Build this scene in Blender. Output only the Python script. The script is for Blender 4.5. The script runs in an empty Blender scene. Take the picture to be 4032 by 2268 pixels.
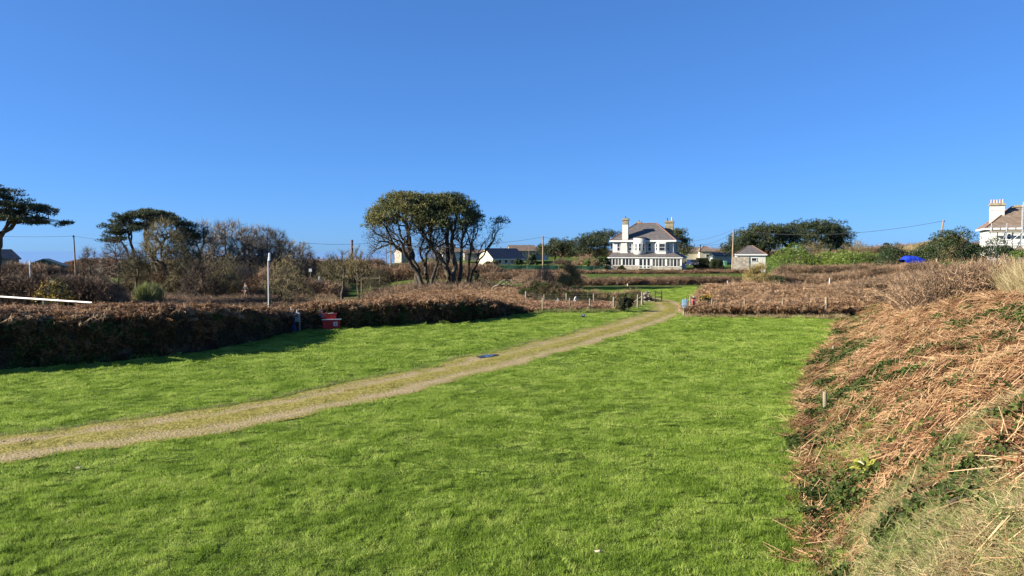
import bpy, math, random
import numpy as np
from mathutils import Vector, Matrix
rng = np.random.default_rng(7); random.seed(7)
S = bpy.context.scene; C = S.collection
R = math.radians
# ---------------------------------------------------------------- camera, sky, sun, exposure
CAMZ = 4.2; FPX = 2900.0; TH = math.atan(146 / FPX)
cd = bpy.data.cameras.new('camera'); cam = bpy.data.objects.new('camera', cd); C.objects.link(cam)
cam.location = (0, 0, CAMZ); cam.rotation_euler = (math.pi / 2 - TH, 0, 0)
cd.sensor_width = 36; cd.lens = 36 * FPX / 4032; cd.clip_start = .1; cd.clip_end = 200000
S.camera = cam
SUN_EL = R(22); SX, SY = -0.98, -0.20
w = bpy.data.worlds.new('World'); S.world = w; w.use_nodes = True
nt = w.node_tree; sk = nt.nodes.new('ShaderNodeTexSky'); sk.sky_type = 'NISHITA'; sk.sun_disc = False
sk.sun_elevation = SUN_EL; sk.sun_rotation = math.atan2(SX, SY); sk.air_density = 0.65; sk.dust_density = 0.3; sk.ozone_density = 10.0
gm = nt.nodes.new('ShaderNodeGamma'); gm.inputs[1].default_value = .64; mu = nt.nodes.new('ShaderNodeMix'); mu.data_type = 'RGBA'; mu.blend_type = 'MULTIPLY'; mu.inputs['Factor'].default_value = 1; mu.inputs['B'].default_value = (.50, .725, 1.0, 1)   # camera response of the blue sky
nt.links.new(sk.outputs[0], gm.inputs[0]); nt.links.new(gm.outputs[0], mu.inputs['A']); nt.links.new(mu.outputs['Result'], nt.nodes['Background'].inputs[0]); nt.nodes['Background'].inputs[1].default_value = 0.118
sl = bpy.data.lights.new('sun', 'SUN'); sl.energy = 5.0; sl.angle = R(.5); sl.color = (1, .93, .80)
so = bpy.data.objects.new('sun', sl); C.objects.link(so)
sdir = Vector((SX * math.cos(SUN_EL), SY * math.cos(SUN_EL), math.sin(SUN_EL)))
so.rotation_euler = sdir.to_track_quat('Z', 'Y').to_euler(); so.location = (0, 0, 60)
S.view_settings.view_transform = 'Standard'; S.view_settings.look = 'None'; S.view_settings.gamma = 1
S.view_settings.exposure = 1.5; S.view_settings.use_curve_mapping = False
S.render.engine = 'CYCLES'; S.cycles.max_bounces = 6; S.cycles.transparent_max_bounces = 8

# ---------------------------------------------------------------- positions from the photograph
def at(px, py, Y):
    c, s = math.cos(TH), math.sin(TH)
    dy = c * FPX + s * (1134 - py); dz = -s * FPX + c * (1134 - py)
    k = Y / dy
    return ((px - 2016) * k, Y, CAMZ + dz * k)
def ss(a, b, v):
    t = np.clip((np.asarray(v, float) - a) / (b - a), 0, 1); return t * t * (3 - 2 * t)
def gz(x, y):
    x = np.asarray(x, float); y = np.asarray(y, float)
    u = x / np.maximum(y, 1)
    z = -1.3 * ss(50, 64, y) * ss(.12, .22, -u)
    z = z + 2.3 * ss(.40, .60, u) * ss(36, 80, y)
    z = z + 3.9 * ss(-.12, .0, u) * ss(200, 270, y)
    z = z - np.maximum(y - 230, 0) * .012 * (u < -.12) - 75 * ss(420, 800, y)
    return z
def G(px, py):
    z = 0.0
    for _ in range(12):
        y = 12000.0; c, s = math.cos(TH), math.sin(TH)
        dy = c * FPX + s * (1134 - py); dz = -s * FPX + c * (1134 - py)
        k = (z - CAMZ) / dz; x, y = (px - 2016) * k, dy * k
        z = float(gz(x, y))
    return np.array((x, y, z))
def gp(px, Y):
    x = at(px, 988, Y)[0]; return np.array((x, Y, float(gz(x, Y))))
def zt(py, Y): return at(2016, py, Y)[2]

# ---------------------------------------------------------------- materials
MATS = {}
def mat(name, cols, scale=3.0, rough=.8, bump=0.0, trans=0.0, rnd=0.0, spec=.3, metal=0.0, detail=4, bscale=None, coord='pos', stretch=None):
    """noise-ramped colour; rnd mixes in a per-object random; trans = translucent share"""
    m = bpy.data.materials.new(name); m.use_nodes = True; MATS[name] = m
    t = m.node_tree; N = t.nodes; L = t.links; N.clear()
    out = N.new('ShaderNodeOutputMaterial'); b = N.new('ShaderNodeBsdfPrincipled')
    b.inputs['Roughness'].default_value = rough; b.inputs['Specular IOR Level'].default_value = spec; b.inputs['Metallic'].default_value = metal
    g = N.new('ShaderNodeNewGeometry'); tc = N.new('ShaderNodeTexCoord')
    src = g.outputs['Position'] if coord == 'pos' else tc.outputs['Object']
    if stretch:
        mp = N.new('ShaderNodeMapping'); mp.inputs['Scale'].default_value = stretch; L.new(src, mp.inputs[0]); src = mp.outputs[0]
    nz = N.new('ShaderNodeTexNoise'); nz.inputs['Scale'].default_value = scale; nz.inputs['Detail'].default_value = detail; L.new(src, nz.inputs['Vector'])
    fac = nz.outputs['Fac']
    if rnd > 0:
        oi = N.new('ShaderNodeObjectInfo'); ma = N.new('ShaderNodeMath'); ma.operation = 'SUBTRACT'; L.new(oi.outputs['Random'], ma.inputs[0]); ma.inputs[1].default_value = .5
        mm = N.new('ShaderNodeMath'); mm.operation = 'MULTIPLY_ADD'; L.new(ma.outputs[0], mm.inputs[0]); mm.inputs[1].default_value = rnd; L.new(fac, mm.inputs[2]); fac = mm.outputs[0]
    cr = N.new('ShaderNodeValToRGB'); el = cr.color_ramp.elements
    n = len(cols)
    while len(el) < n: el.new(.5)
    for i, c in enumerate(cols):
        el[i].position = .28 + .44 * i / max(n - 1, 1); el[i].color = (*c, 1)
    L.new(fac, cr.inputs[0]); L.new(cr.outputs[0], b.inputs['Base Color'])
    if bump > 0:
        n2 = N.new('ShaderNodeTexNoise'); n2.inputs['Scale'].default_value = bscale or scale * 4; n2.inputs['Detail'].default_value = 5; L.new(src, n2.inputs['Vector'])
        bp = N.new('ShaderNodeBump'); bp.inputs['Strength'].default_value = bump; bp.inputs['Distance'].default_value = .05
        L.new(n2.outputs['Fac'], bp.inputs['Height']); L.new(bp.outputs[0], b.inputs['Normal'])
    if trans > 0:
        tr = N.new('ShaderNodeBsdfTranslucent'); L.new(cr.outputs[0], tr.inputs[0]); mx = N.new('ShaderNodeMixShader'); mx.inputs[0].default_value = trans
        L.new(b.outputs[0], mx.inputs[1]); L.new(tr.outputs[0], mx.inputs[2]); L.new(mx.outputs[0], out.inputs[0])
    else: L.new(b.outputs[0], out.inputs[0])
    return m
mat('grass', [(.135, .215, .024), (.235, .335, .045), (.355, .435, .092)], 1.1, .6, trans=.45, rnd=.4, spec=.2)
mat('grass_dry', [(.20, .15, .07), (.34, .265, .13), (.44, .36, .20)], 1.3, .7, trans=.3, rnd=.5)
mat('grass_rough', [(.10, .15, .032), (.21, .235, .065), (.34, .295, .13)], 1.1, .7, trans=.3, rnd=.6)
mat('stem', [(.15, .068, .028), (.31, .165, .072), (.46, .30, .16)], 2.5, .65, rnd=.7, spec=.35)
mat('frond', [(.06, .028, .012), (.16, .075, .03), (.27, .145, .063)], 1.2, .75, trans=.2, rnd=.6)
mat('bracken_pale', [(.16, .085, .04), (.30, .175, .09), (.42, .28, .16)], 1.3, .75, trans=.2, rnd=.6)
mat('broom', [(.10, .12, .035), (.18, .20, .065), (.27, .28, .11)], 2, .6, trans=.3)
mat('frond_brown', [(.085, .043, .023), (.23, .125, .068), (.40, .245, .145)], 1.4, .8, trans=.15, rnd=.6)
mat('bramble', [(.05, .032, .018), (.15, .095, .055), (.35, .225, .13)], .45, .7, rnd=.6)
mat('twig', [(.09, .075, .057), (.19, .155, .115), (.28, .23, .175)], .8, .8, rnd=.4)
mat('twig_olive', [(.07, .062, .028), (.155, .13, .056), (.24, .19, .085)], .8, .8, rnd=.4)
mat('bark', [(.028, .023, .016), (.065, .054, .037), (.115, .098, .066)], 1.5, .9, bump=.6)
mat('ivy', [(.022, .036, .008), (.045, .066, .014), (.08, .105, .026)], 2.0, .7, trans=.18, rnd=.5, spec=.12)
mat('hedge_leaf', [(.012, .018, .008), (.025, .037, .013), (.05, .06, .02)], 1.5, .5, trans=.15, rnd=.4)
mat('pine', [(.045, .06, .022), (.12, .13, .04), (.23, .20, .066)], .55, .6, trans=.18, rnd=.2)
mat('pine_dark', [(.022, .034, .015), (.048, .063, .023), (.085, .095, .034)], .5, .6, trans=.15, rnd=.2)
mat('shrub_green', [(.06, .095, .016), (.11, .165, .026), (.18, .22, .042)], .9, .5, trans=.25, rnd=.3)
mat('shrub_dark', [(.018, .03, .012), (.038, .056, .018), (.07, .085, .028)], .8, .5, trans=.2, rnd=.3)
mat('shrub_grey', [(.06, .075, .03), (.11, .13, .05), (.17, .18, .08)], 1.2, .6, trans=.25, rnd=.3)
mat('gorse_leaf', [(.02, .026, .01), (.045, .05, .016), (.09, .078, .022)], 1.6, .6, trans=.1, rnd=.3)
mat('gorse_flower', [(.34, .22, .015), (.50, .34, .03)], 5, .5, trans=.2)
mat('willow_twig', [(.11, .09, .03), (.20, .155, .05), (.29, .22, .08)], 1, .7, rnd=.3)
mat('earth', [(.03, .022, .014), (.06, .043, .027), (.10, .075, .045)], 2.0, .95, bump=.7)
mat('thatch', [(.055, .04, .022), (.13, .085, .045), (.21, .14, .075)], 3.5, .95, bump=.8)
mat('timber', [(.14, .11, .07), (.23, .19, .12), (.30, .26, .18)], 3, .85, bump=.3, stretch=(6, 6, .6))
mat('timber_dark', [(.05, .04, .03), (.10, .08, .055)], 4, .85, bump=.2)
mat('pole_wood', [(.14, .095, .065), (.23, .165, .115), (.30, .22, .16)], 2, .85, stretch=(4, 4, .3))
mat('white_paint', [(.52, .52, .49), (.60, .60, .57)], 1.5, .5)
mat('render_white', [(.41, .40, .36), (.47, .46, .42), (.51, .50, .46)], .7, .85, bump=.1)
mat('cream', [(.44, .39, .28), (.52, .47, .35)], .8, .85)
mat('slate', [(.065, .058, .055), (.10, .088, .082), (.135, .118, .108)], 1.6, .6, bump=.35, bscale=6, stretch=(1, 1, 4))
mat('slate_brown', [(.10, .075, .055), (.16, .118, .085), (.22, .165, .12)], 1.6, .7, bump=.35, bscale=6, stretch=(1, 1, 4))
mat('slate_blue', [(.018, .024, .036), (.035, .042, .058)], 1.3, .45, bump=.2, stretch=(1, 1, 4))
mat('ridge_tile', [(.14, .065, .042), (.21, .105, .07)], 4, .8)
mat('stone', [(.17, .145, .115), (.29, .25, .20), (.40, .355, .29)], 2.2, .9, bump=.6)
mat('stone_lichen', [(.15, .125, .075), (.23, .195, .125), (.30, .265, .185)], 2.0, .9, bump=.5)
mat('brick', [(.14, .07, .05), (.21, .11, .08)], 2.5, .9, bump=.3)
mat('glass', [(.012, .015, .02), (.03, .035, .045)], .8, .06, spec=.6)
mat('glass_dim', [(.05, .045, .04), (.12, .11, .10)], 1.6, .12, spec=.5)
mat('lead', [(.03, .032, .036), (.06, .063, .07)], 2, .5)
mat('metal', [(.34, .35, .36), (.48, .49, .5)], 4, .4, metal=.6)
mat('dark_metal', [(.02, .02, .022), (.05, .05, .053)], 4, .5)
mat('clay_pot', [(.34, .20, .14), (.48, .33, .25)], 4, .8)
mat('wire', [(.03, .03, .035), (.06, .06, .065)], 3, .6)
mat('wire_grey', [(.16, .16, .15), (.24, .24, .23)], 3, .5, metal=.4)
mat('red_plastic', [(.42, .02, .015), (.55, .035, .025)], 3, .45)
mat('pink_plastic', [(.45, .10, .11), (.58, .18, .19)], 4, .5)
mat('blue_plastic', [(.02, .10, .42), (.04, .16, .55)], 3, .4)
mat('pale_blue', [(.20, .46, .70), (.28, .55, .78)], 5, .5)
mat('grey_plastic', [(.26, .29, .31), (.36, .39, .41)], 4, .5)
mat('black_rubber', [(.008, .008, .008), (.018, .018, .018)], 5, .5)
mat('tarp_blue', [(.008, .022, .24), (.02, .05, .42)], 1.2, .35, bump=.5, bscale=3)
mat('net_green', [(.012, .06, .035), (.025, .095, .055)], 3, .7, trans=.3)
mat('hut_green', [(.05, .10, .07), (.09, .15, .11)], 2, .7)
mat('felt', [(.17, .19, .15), (.25, .26, .21)], 2, .9)
mat('car_paint', [(.015, .02, .05), (.025, .035, .08)], 1, .15, spec=.6)
mat('bin_green', [(.06, .16, .10), (.09, .22, .14)], 3, .5)
mat('skin', [(.45, .27, .19), (.55, .34, .25)], 6, .6)
mat('coat', [(.018, .018, .022), (.04, .038, .04)], 8, .9)
mat('trouser', [(.11, .075, .05), (.17, .12, .085)], 8, .9)
mat('hair', [(.03, .02, .015), (.07, .05, .035)], 20, .7)
mat('leaf_pale', [(.45, .36, .24), (.6, .5, .36)], 9, .7)
mat('pebble', [(.17, .145, .11), (.31, .27, .21), (.45, .41, .34)], 11, .9, rnd=.8)
mat('moss', [(.13, .115, .02), (.22, .19, .03), (.30, .25, .05)], 4, .9, rnd=.5)
mat('fern', [(.14, .16, .02), (.27, .27, .04), (.36, .33, .07)], 6, .3, trans=.25, rnd=.4, spec=.5)
mat('pipe_white', [(.66, .62, .54), (.78, .74, .66)], 3, .6)
# ground sheet: attribute 'turf' tells mown turf from rough earth
def ground_mat():
    m = bpy.data.materials.new('ground'); m.use_nodes = True; t = m.node_tree; N = t.nodes; L = t.links; b = N['Principled BSDF']; b.inputs['Roughness'].default_value = 1; b.inputs['Specular IOR Level'].default_value = .05
    g = N.new('ShaderNodeNewGeometry'); n1 = N.new('ShaderNodeTexNoise'); n1.inputs['Scale'].default_value = 1.7; n1.inputs['Detail'].default_value = 8; L.new(g.outputs['Position'], n1.inputs[0])
    def ramp(cols):
        r = N.new('ShaderNodeValToRGB'); e = r.color_ramp.elements; e[0].position = .35; e[1].position = .65; e[0].color = (*cols[0], 1); e[1].color = (*cols[1], 1); L.new(n1.outputs['Fac'], r.inputs[0]); return r
    a = ramp([(.045, .07, .012), (.09, .13, .022)]); r = ramp([(.07, .055, .03), (.12, .10, .045)])
    at_ = N.new('ShaderNodeAttribute'); at_.attribute_name = 'turf'; mx = N.new('ShaderNodeMix'); mx.data_type = 'RGBA'
    L.new(at_.outputs['Fac'], mx.inputs['Factor']); L.new(r.outputs[0], mx.inputs['A']); L.new(a.outputs[0], mx.inputs['B']); L.new(mx.outputs['Result'], b.inputs['Base Color'])
    n2 = N.new('ShaderNodeTexNoise'); n2.inputs['Scale'].default_value = 14; n2.inputs['Detail'].default_value = 6; L.new(g.outputs['Position'], n2.inputs[0])
    bp = N.new('ShaderNodeBump'); bp.inputs['Strength'].default_value = .8; bp.inputs['Distance'].default_value = .06; L.new(n2.outputs['Fac'], bp.inputs['Height']); L.new(bp.outputs[0], b.inputs['Normal'])
    MATS['ground'] = m
ground_mat()
def track_mat():
    # 'lane' runs 0..1 across the track: two gravel wheel lanes, a mossy crown and mossy rims
    m = bpy.data.materials.new('track'); m.use_nodes = True; t = m.node_tree; N = t.nodes; L = t.links; b = N['Principled BSDF']; b.inputs['Roughness'].default_value = 1; b.inputs['Specular IOR Level'].default_value = .1
    g = N.new('ShaderNodeNewGeometry')
    def noise(sc, d=6):
        n = N.new('ShaderNodeTexNoise'); n.inputs['Scale'].default_value = sc; n.inputs['Detail'].default_value = d; L.new(g.outputs['Position'], n.inputs[0]); return n
    def ramp(src, st):
        r = N.new('ShaderNodeValToRGB'); e = r.color_ramp.elements
        while len(e) < len(st): e.new(.5)
        for i, (p, c) in enumerate(st): e[i].position = p; e[i].color = (*c, 1)
        L.new(src, r.inputs[0]); return r
    grav = ramp(noise(26).outputs['Fac'], [(.3, (.15, .11, .05)), (.5, (.30, .225, .115)), (.7, (.47, .38, .22))])
    mossr = ramp(noise(9).outputs['Fac'], [(.3, (.11, .105, .022)), (.5, (.235, .20, .045)), (.7, (.34, .275, .08))])
    at_ = N.new('ShaderNodeAttribute'); at_.attribute_name = 'lane'
    prof = ramp(at_.outputs['Fac'], [(0, (.9,) * 3), (.12, (.45,) * 3), (.28, (.22,) * 3), (.48, (.66,) * 3), (.62, (.55,) * 3), (.78, (.12,) * 3), (.94, (.22,) * 3), (1, (.8,) * 3)])
    n3 = noise(1.1, 9)
    ad = N.new('ShaderNodeMath'); ad.operation = 'ADD'; L.new(prof.outputs[0], ad.inputs[0]); L.new(n3.outputs['Fac'], ad.inputs[1])
    sm = N.new('ShaderNodeMapRange'); sm.inputs['From Min'].default_value = .66; sm.inputs['From Max'].default_value = 1.0; L.new(ad.outputs[0], sm.inputs[0])
    mx = N.new('ShaderNodeMix'); mx.data_type = 'RGBA'; L.new(sm.outputs[0], mx.inputs['Factor']); L.new(grav.outputs[0], mx.inputs['A']); L.new(mossr.outputs[0], mx.inputs['B']); L.new(mx.outputs['Result'], b.inputs['Base Color'])
    bp = N.new('ShaderNodeBump'); bp.inputs['Strength'].default_value = .9; bp.inputs['Distance'].default_value = .04; L.new(noise(18, 8).outputs['Fac'], bp.inputs['Height']); L.new(bp.outputs[0], b.inputs['Normal'])
    MATS['track'] = m
track_mat()
def water_mat(name, col, rough, sc, st):
    m = bpy.data.materials.new(name); m.use_nodes = True; t = m.node_tree; N = t.nodes; L = t.links; b = N['Principled BSDF']
    b.inputs['Roughness'].default_value = rough; b.inputs['IOR'].default_value = 1.33; b.inputs['Base Color'].default_value = (*col, 1)
    n = N.new('ShaderNodeTexNoise'); n.inputs['Scale'].default_value = sc; n.inputs['Detail'].default_value = 4; g = N.new('ShaderNodeNewGeometry'); L.new(g.outputs['Position'], n.inputs[0])
    bp = N.new('ShaderNodeBump'); bp.inputs['Strength'].default_value = st; L.new(n.outputs['Fac'], bp.inputs['Height']); L.new(bp.outputs[0], b.inputs['Normal']); MATS[name] = m
water_mat('sea', (.16, .28, .45), .35, .02, .4); water_mat('puddle', (.06, .055, .04), .02, 3, .004)  # sea base colour lightened in place of haze and surface sheen

# ---------------------------------------------------------------- geometry helpers: a geo is (V, T, M)
def norm(v): return v / np.maximum(np.linalg.norm(v, axis=-1, keepdims=True), 1e-9)
def cat(gs):
    V, T, M, o = [], [], [], 0
    for g in gs:
        V.append(g[0]); T.append(g[1] + o); M.append(g[2]); o += len(g[0])
    return np.concatenate(V), np.concatenate(T), np.concatenate(M)
def geo(V, T, mi=0):
    T = np.asarray(T, int).reshape(-1, 3); return np.asarray(V, float).reshape(-1, 3), T, np.full(len(T), mi, int)
def mesh(name, g, mats, smooth=False):
    V, T, M = g; me = bpy.data.meshes.new(name)
    me.vertices.add(len(V)); me.vertices.foreach_set('co', V.astype(np.float32).ravel())
    me.loops.add(T.size); me.loops.foreach_set('vertex_index', T.astype(np.int32).ravel())
    me.polygons.add(len(T)); me.polygons.foreach_set('loop_start', np.arange(0, T.size, 3, dtype=np.int32))
    for m in mats: me.materials.append(MATS[m])
    me.polygons.foreach_set('material_index', M.astype(np.int32))
    me.polygons.foreach_set('use_smooth', np.full(len(T), bool(smooth)))
    me.update(calc_edges=True); return me
def link(name, me, parent=None, loc=None):
    o = bpy.data.objects.new(name, me); C.objects.link(o)
    if parent is not None: o.parent = parent
    if loc is not None: o.location = loc
    return o
def tag(o, label=None, cat_=None, group=None, kind=None):
    if label: o['label'] = label
    if cat_: o['category'] = cat_
    if group: o['group'] = group
    if kind: o['kind'] = kind
    return o
def thing(name, label, cat_, loc=(0, 0, 0), rz=0, group=None):
    o = bpy.data.objects.new(name, None); C.objects.link(o); o.location = loc; o.rotation_euler = (0, 0, rz); o.empty_display_size = .2
    return tag(o, label, cat_, group)
def part(name, g, m, parent, smooth=False):
    return link(name, mesh(name, g, [m] if isinstance(m, str) else m, smooth), parent)
def dup(root, loc, rz=0, sc=1, label=None, group=None):
    r = root.copy(); C.objects.link(r); r.location = loc; r.rotation_euler = (0, 0, rz); r.scale = (sc,) * 3 if np.isscalar(sc) else sc
    if label: r['label'] = label
    if group: r['group'] = group
    for ch in list(root.children):
        c = ch.copy(); C.objects.link(c); c.parent = r
        for d in list(ch.children):
            e = d.copy(); C.objects.link(e); e.parent = c
    return r
def box(x0, x1, y0, y1, z0, z1):
    V = [(x, y, z) for z in (z0, z1) for y in (y0, y1) for x in (x0, x1)]
    Q = [(0, 2, 3, 1), (4, 5, 7, 6), (0, 1, 5, 4), (2, 6, 7, 3), (0, 4, 6, 2), (1, 3, 7, 5)]
    return geo(V, [t for q in Q for t in ((q[0], q[1], q[2]), (q[0], q[2], q[3]))])
def cyl(p0, p1, r0, r1=None, n=10, bevel=0):
    """capped tapered cylinder, optional chamfer at the top"""
    r1 = r0 if r1 is None else r1
    p0 = np.array(p0, float); p1 = np.array(p1, float); d = norm(p1 - p0)
    a = norm(np.cross(d, (0.3, .9, .2) if abs(d[2]) > .9 else (0, 0, 1))); b = np.cross(d, a)
    rings = [(p0, r0), (p1 - d * bevel, r1)] + ([(p1, r1 - bevel)] if bevel else [])
    th = np.arange(n) / n * 2 * np.pi; V = []
    for p, r in rings: V.append(p + r * (np.cos(th)[:, None] * a + np.sin(th)[:, None] * b))
    V = np.concatenate(V + [p0[None], p1[None]]); k = len(rings); T = []
    for j in range(k - 1):
        for i in range(n):
            q = (j * n + i, j * n + (i + 1) % n, (j + 1) * n + (i + 1) % n, (j + 1) * n + i); T += [(q[0], q[1], q[2]), (q[0], q[2], q[3])]
    for i in range(n): T += [(k * n, (i + 1) % n, i), (k * n + 1, (k - 1) * n + i, (k - 1) * n + (i + 1) % n)]
    return geo(V, T)
def poly(pts, thick=None, ax=(0, 1, 0)):
    """flat polygon, extruded along ax by thick when given"""
    P = np.array(pts, float); n = len(P); T = [(0, i, i + 1) for i in range(1, n - 1)]
    if thick is None: return geo(P, T)
    V = np.concatenate([P, P + np.array(ax, float) * thick]); T2 = T + [(n, n + i + 1, n + i) for i in range(1, n - 1)]
    for i in range(n):
        j = (i + 1) % n; T2 += [(i, n + i, n + j), (i, n + j, j)]
    return geo(V, T2)
def grid_geo(A):
    n, m = A.shape[:2]; V = A.reshape(-1, 3); i, j = np.meshgrid(np.arange(n - 1), np.arange(m - 1), indexing='ij'); a = (i * m + j).ravel()
    T = np.concatenate([np.stack([a, a + m, a + m + 1], 1), np.stack([a, a + m + 1, a + 1], 1)]); return geo(V, T)
def grid_sample(A, n, keep=None):
    a, b, c, d = A[:-1, :-1], A[1:, :-1], A[1:, 1:], A[:-1, 1:]
    nr = np.cross(c - a, d - b).reshape(-1, 3); ar = np.linalg.norm(nr, axis=1); nr = norm(nr); nr[nr[:, 2] < 0] *= -1
    k = rng.choice(len(ar), n, p=ar / ar.sum()); u = rng.random((n, 1)); v = rng.random((n, 1))
    sh = lambda q: q.reshape(-1, 3)[k]
    P = sh(a) * (1 - u) * (1 - v) + sh(b) * u * (1 - v) + sh(c) * u * v + sh(d) * (1 - u) * v
    return P, nr[k]
def blades(base, dirs, L, W, droop=0.0, seg=2, side=None):
    N = len(base); L = np.broadcast_to(L, N)[:, None]; W = np.broadcast_to(W, N)[:, None]; dr = np.broadcast_to(droop, N)[:, None]
    dirs = norm(dirs); side = norm(np.cross(dirs, rng.normal(size=(N, 3)))) if side is None else side
    rows = []
    for k in range(seg + 1):
        t = k / seg; p = base + dirs * L * t + np.array((0, 0, -1.)) * dr * L * t * t
        if k < seg: ww = W * (1 - t * .55) * .5; rows += [p - side * ww, p + side * ww]
        else: rows.append(p)
    V = np.stack(rows, 1).reshape(-1, 3); nv = 2 * seg + 1; T = []
    for k in range(seg - 1): T += [(2 * k, 2 * k + 1, 2 * k + 3), (2 * k, 2 * k + 3, 2 * k + 2)]
    T.append((2 * seg - 2, 2 * seg - 1, 2 * seg))
    T = (np.array(T)[None] + (np.arange(N) * nv)[:, None, None]).reshape(-1, 3); return geo(V, T)
def tubes(P0, P1, R0, R1, sides=4):
    P0 = np.asarray(P0, float); P1 = np.asarray(P1, float); N = len(P0); R0 = np.broadcast_to(R0, N); R1 = np.broadcast_to(R1, N)
    d = norm(P1 - P0); ref = np.where(np.abs(d[:, 2:3]) > .9, np.array([[1., 0, 0]]), np.array([[0, 0, 1.]])); a = norm(np.cross(d, ref)); b = np.cross(d, a)
    th = np.arange(sides) / sides * 2 * np.pi; cs = np.cos(th)[None, :, None]; sn = np.sin(th)[None, :, None]
    ring = a[:, None] * cs + b[:, None] * sn
    V = np.concatenate([P0[:, None] + ring * R0[:, None, None], P1[:, None] + ring * R1[:, None, None]], 1).reshape(-1, 3)
    T = []
    for i in range(sides):
        j = (i + 1) % sides; T += [(i, j, sides + j), (i, sides + j, sides + i)]
    T = (np.array(T)[None] + (np.arange(N) * 2 * sides)[:, None, None]).reshape(-1, 3); return geo(V, T)
def leaves(P, size, up=0.0, aspect=1.0):
    N = len(P); n = norm(rng.normal(size=(N, 3)) + np.array((0, 0, up))); a = norm(np.cross(n, rng.normal(size=(N, 3)))); b = np.cross(n, a)
    s = (np.broadcast_to(size, N) * rng.uniform(.6, 1.25, N))[:, None]; a = a * s * .5; b = b * s * .5 * aspect
    V = np.stack([P - a, P - b * .8, P + a, P + b * .8], 1).reshape(-1, 3); T = (np.array([(0, 1, 2), (0, 2, 3)])[None] + (np.arange(N) * 4)[:, None, None]).reshape(-1, 3); return geo(V, T)
def ball(n, r=1.0):
    return norm(rng.normal(size=(n, 3))) * r * rng.random((n, 1)) ** (1 / 3)
def setm(g, i): return g[0], g[1], np.full(len(g[1]), i, int)
def sm_noise(x, y, sc, seed=0):
    k = np.random.default_rng(seed); z = 0
    for i in range(5):
        a, f, p = k.uniform(0, 6.28), sc * 1.7 ** i, k.uniform(0, 6.28, 2)
        z = z + np.sin(f * (np.cos(a) * x + np.sin(a) * y) + p[0]) * np.cos(f * (-np.sin(a) * x + np.cos(a) * y) * .8 + p[1]) / 1.35 ** i
    return z / 2.2

# ---------------------------------------------------------------- scatter: protos and points live in ONE mesh, geometry nodes instance the first on the second
TREES = {}
def scatter_tree(K):
    if K in TREES: return TREES[K]
    t = bpy.data.node_groups.new('scatter_%d' % K, 'GeometryNodeTree'); N = t.nodes; L = t.links
    t.interface.new_socket('Geometry', in_out='INPUT', socket_type='NodeSocketGeometry'); t.interface.new_socket('Geometry', in_out='OUTPUT', socket_type='NodeSocketGeometry')
    gi = N.new('NodeGroupInput'); go = N.new('NodeGroupOutput'); jn = N.new('GeometryNodeJoinGeometry')
    def attr(nm, ty):
        a = N.new('GeometryNodeInputNamedAttribute'); a.data_type = ty; a.inputs['Name'].default_value = nm
        return [o for o in a.outputs if o.enabled and o.name == 'Attribute'][0]
    vid = attr('vid', 'INT'); rot = attr('rot', 'FLOAT_VECTOR'); scl = attr('scl', 'FLOAT_VECTOR')
    def sep(val):
        c = N.new('FunctionNodeCompare'); c.data_type = 'INT'; c.operation = 'EQUAL'; ins = [i for i in c.inputs if i.enabled and i.type == 'INT']
        L.new(vid, ins[0]); ins[1].default_value = val
        s = N.new('GeometryNodeSeparateGeometry'); s.domain = 'POINT'; L.new(gi.outputs[0], s.inputs[0]); L.new(c.outputs[0], s.inputs[1]); return s.outputs[0]
    for k in range(K):
        ip = N.new('GeometryNodeInstanceOnPoints'); L.new(sep(k), ip.inputs['Points']); L.new(sep(100 + k), ip.inputs['Instance'])
        e2r = N.new('FunctionNodeEulerToRotation'); L.new(rot, e2r.inputs[0]); L.new(e2r.outputs[0], ip.inputs['Rotation']); L.new(scl, ip.inputs['Scale']); L.new(ip.outputs[0], jn.inputs[0])
    L.new(jn.outputs[0], go.inputs[0]); TREES[K] = t; return t
def euler_for(normals, tilt=1.0):
    """euler XYZ turning +Z towards the (blended) normal after a random spin"""
    N = len(normals); n = norm(normals * tilt + np.array((0, 0, 1.)) * (1 - tilt)); spin = rng.uniform(0, 2 * np.pi, N)
    az = np.arctan2(n[:, 1], n[:, 0]); inc = np.arccos(np.clip(n[:, 2], -1, 1)); E = np.zeros((N, 3))
    for i in range(N):
        m = Matrix.Rotation(az[i], 3, 'Z') @ Matrix.Rotation(inc[i], 3, 'Y') @ Matrix.Rotation(spin[i], 3, 'Z'); E[i] = m.to_euler('XYZ')
    return E
def scatter(name, protos, mats, P, rot=None, scl=1.0, parent=None, label=None, cat_=None, pick=None):
    K = len(protos); g = cat(protos); n0 = len(g[0]); n = len(P)
    vid = np.concatenate([np.full(len(p[0]), 100 + k) for k, p in enumerate(protos)] + [rng.integers(0, K, n) if pick is None else pick])
    me = mesh(name, (np.concatenate([g[0], P]), g[1], g[2]), mats)
    if rot is None: rot = np.stack([np.zeros(n), np.zeros(n), rng.uniform(0, 6.283, n)], 1)
    scl = np.asarray(scl, float)
    scl = np.full((n, 3), float(scl)) if scl.ndim == 0 else (np.repeat(scl[:, None], 3, 1) if scl.ndim == 1 else scl)
    z3 = np.zeros((n0, 3))
    a = me.attributes.new('vid', 'INT', 'POINT'); a.data.foreach_set('value', vid.astype(np.int32))
    a = me.attributes.new('rot', 'FLOAT_VECTOR', 'POINT'); a.data.foreach_set('vector', np.concatenate([z3, rot]).astype(np.float32).ravel())
    a = me.attributes.new('scl', 'FLOAT_VECTOR', 'POINT'); a.data.foreach_set('vector', np.concatenate([z3, scl]).astype(np.float32).ravel())
    o = link(name, me, parent); md = o.modifiers.new('scatter', 'NODES'); md.node_group = scatter_tree(K)
    return tag(o, label, cat_, kind='stuff')

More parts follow.
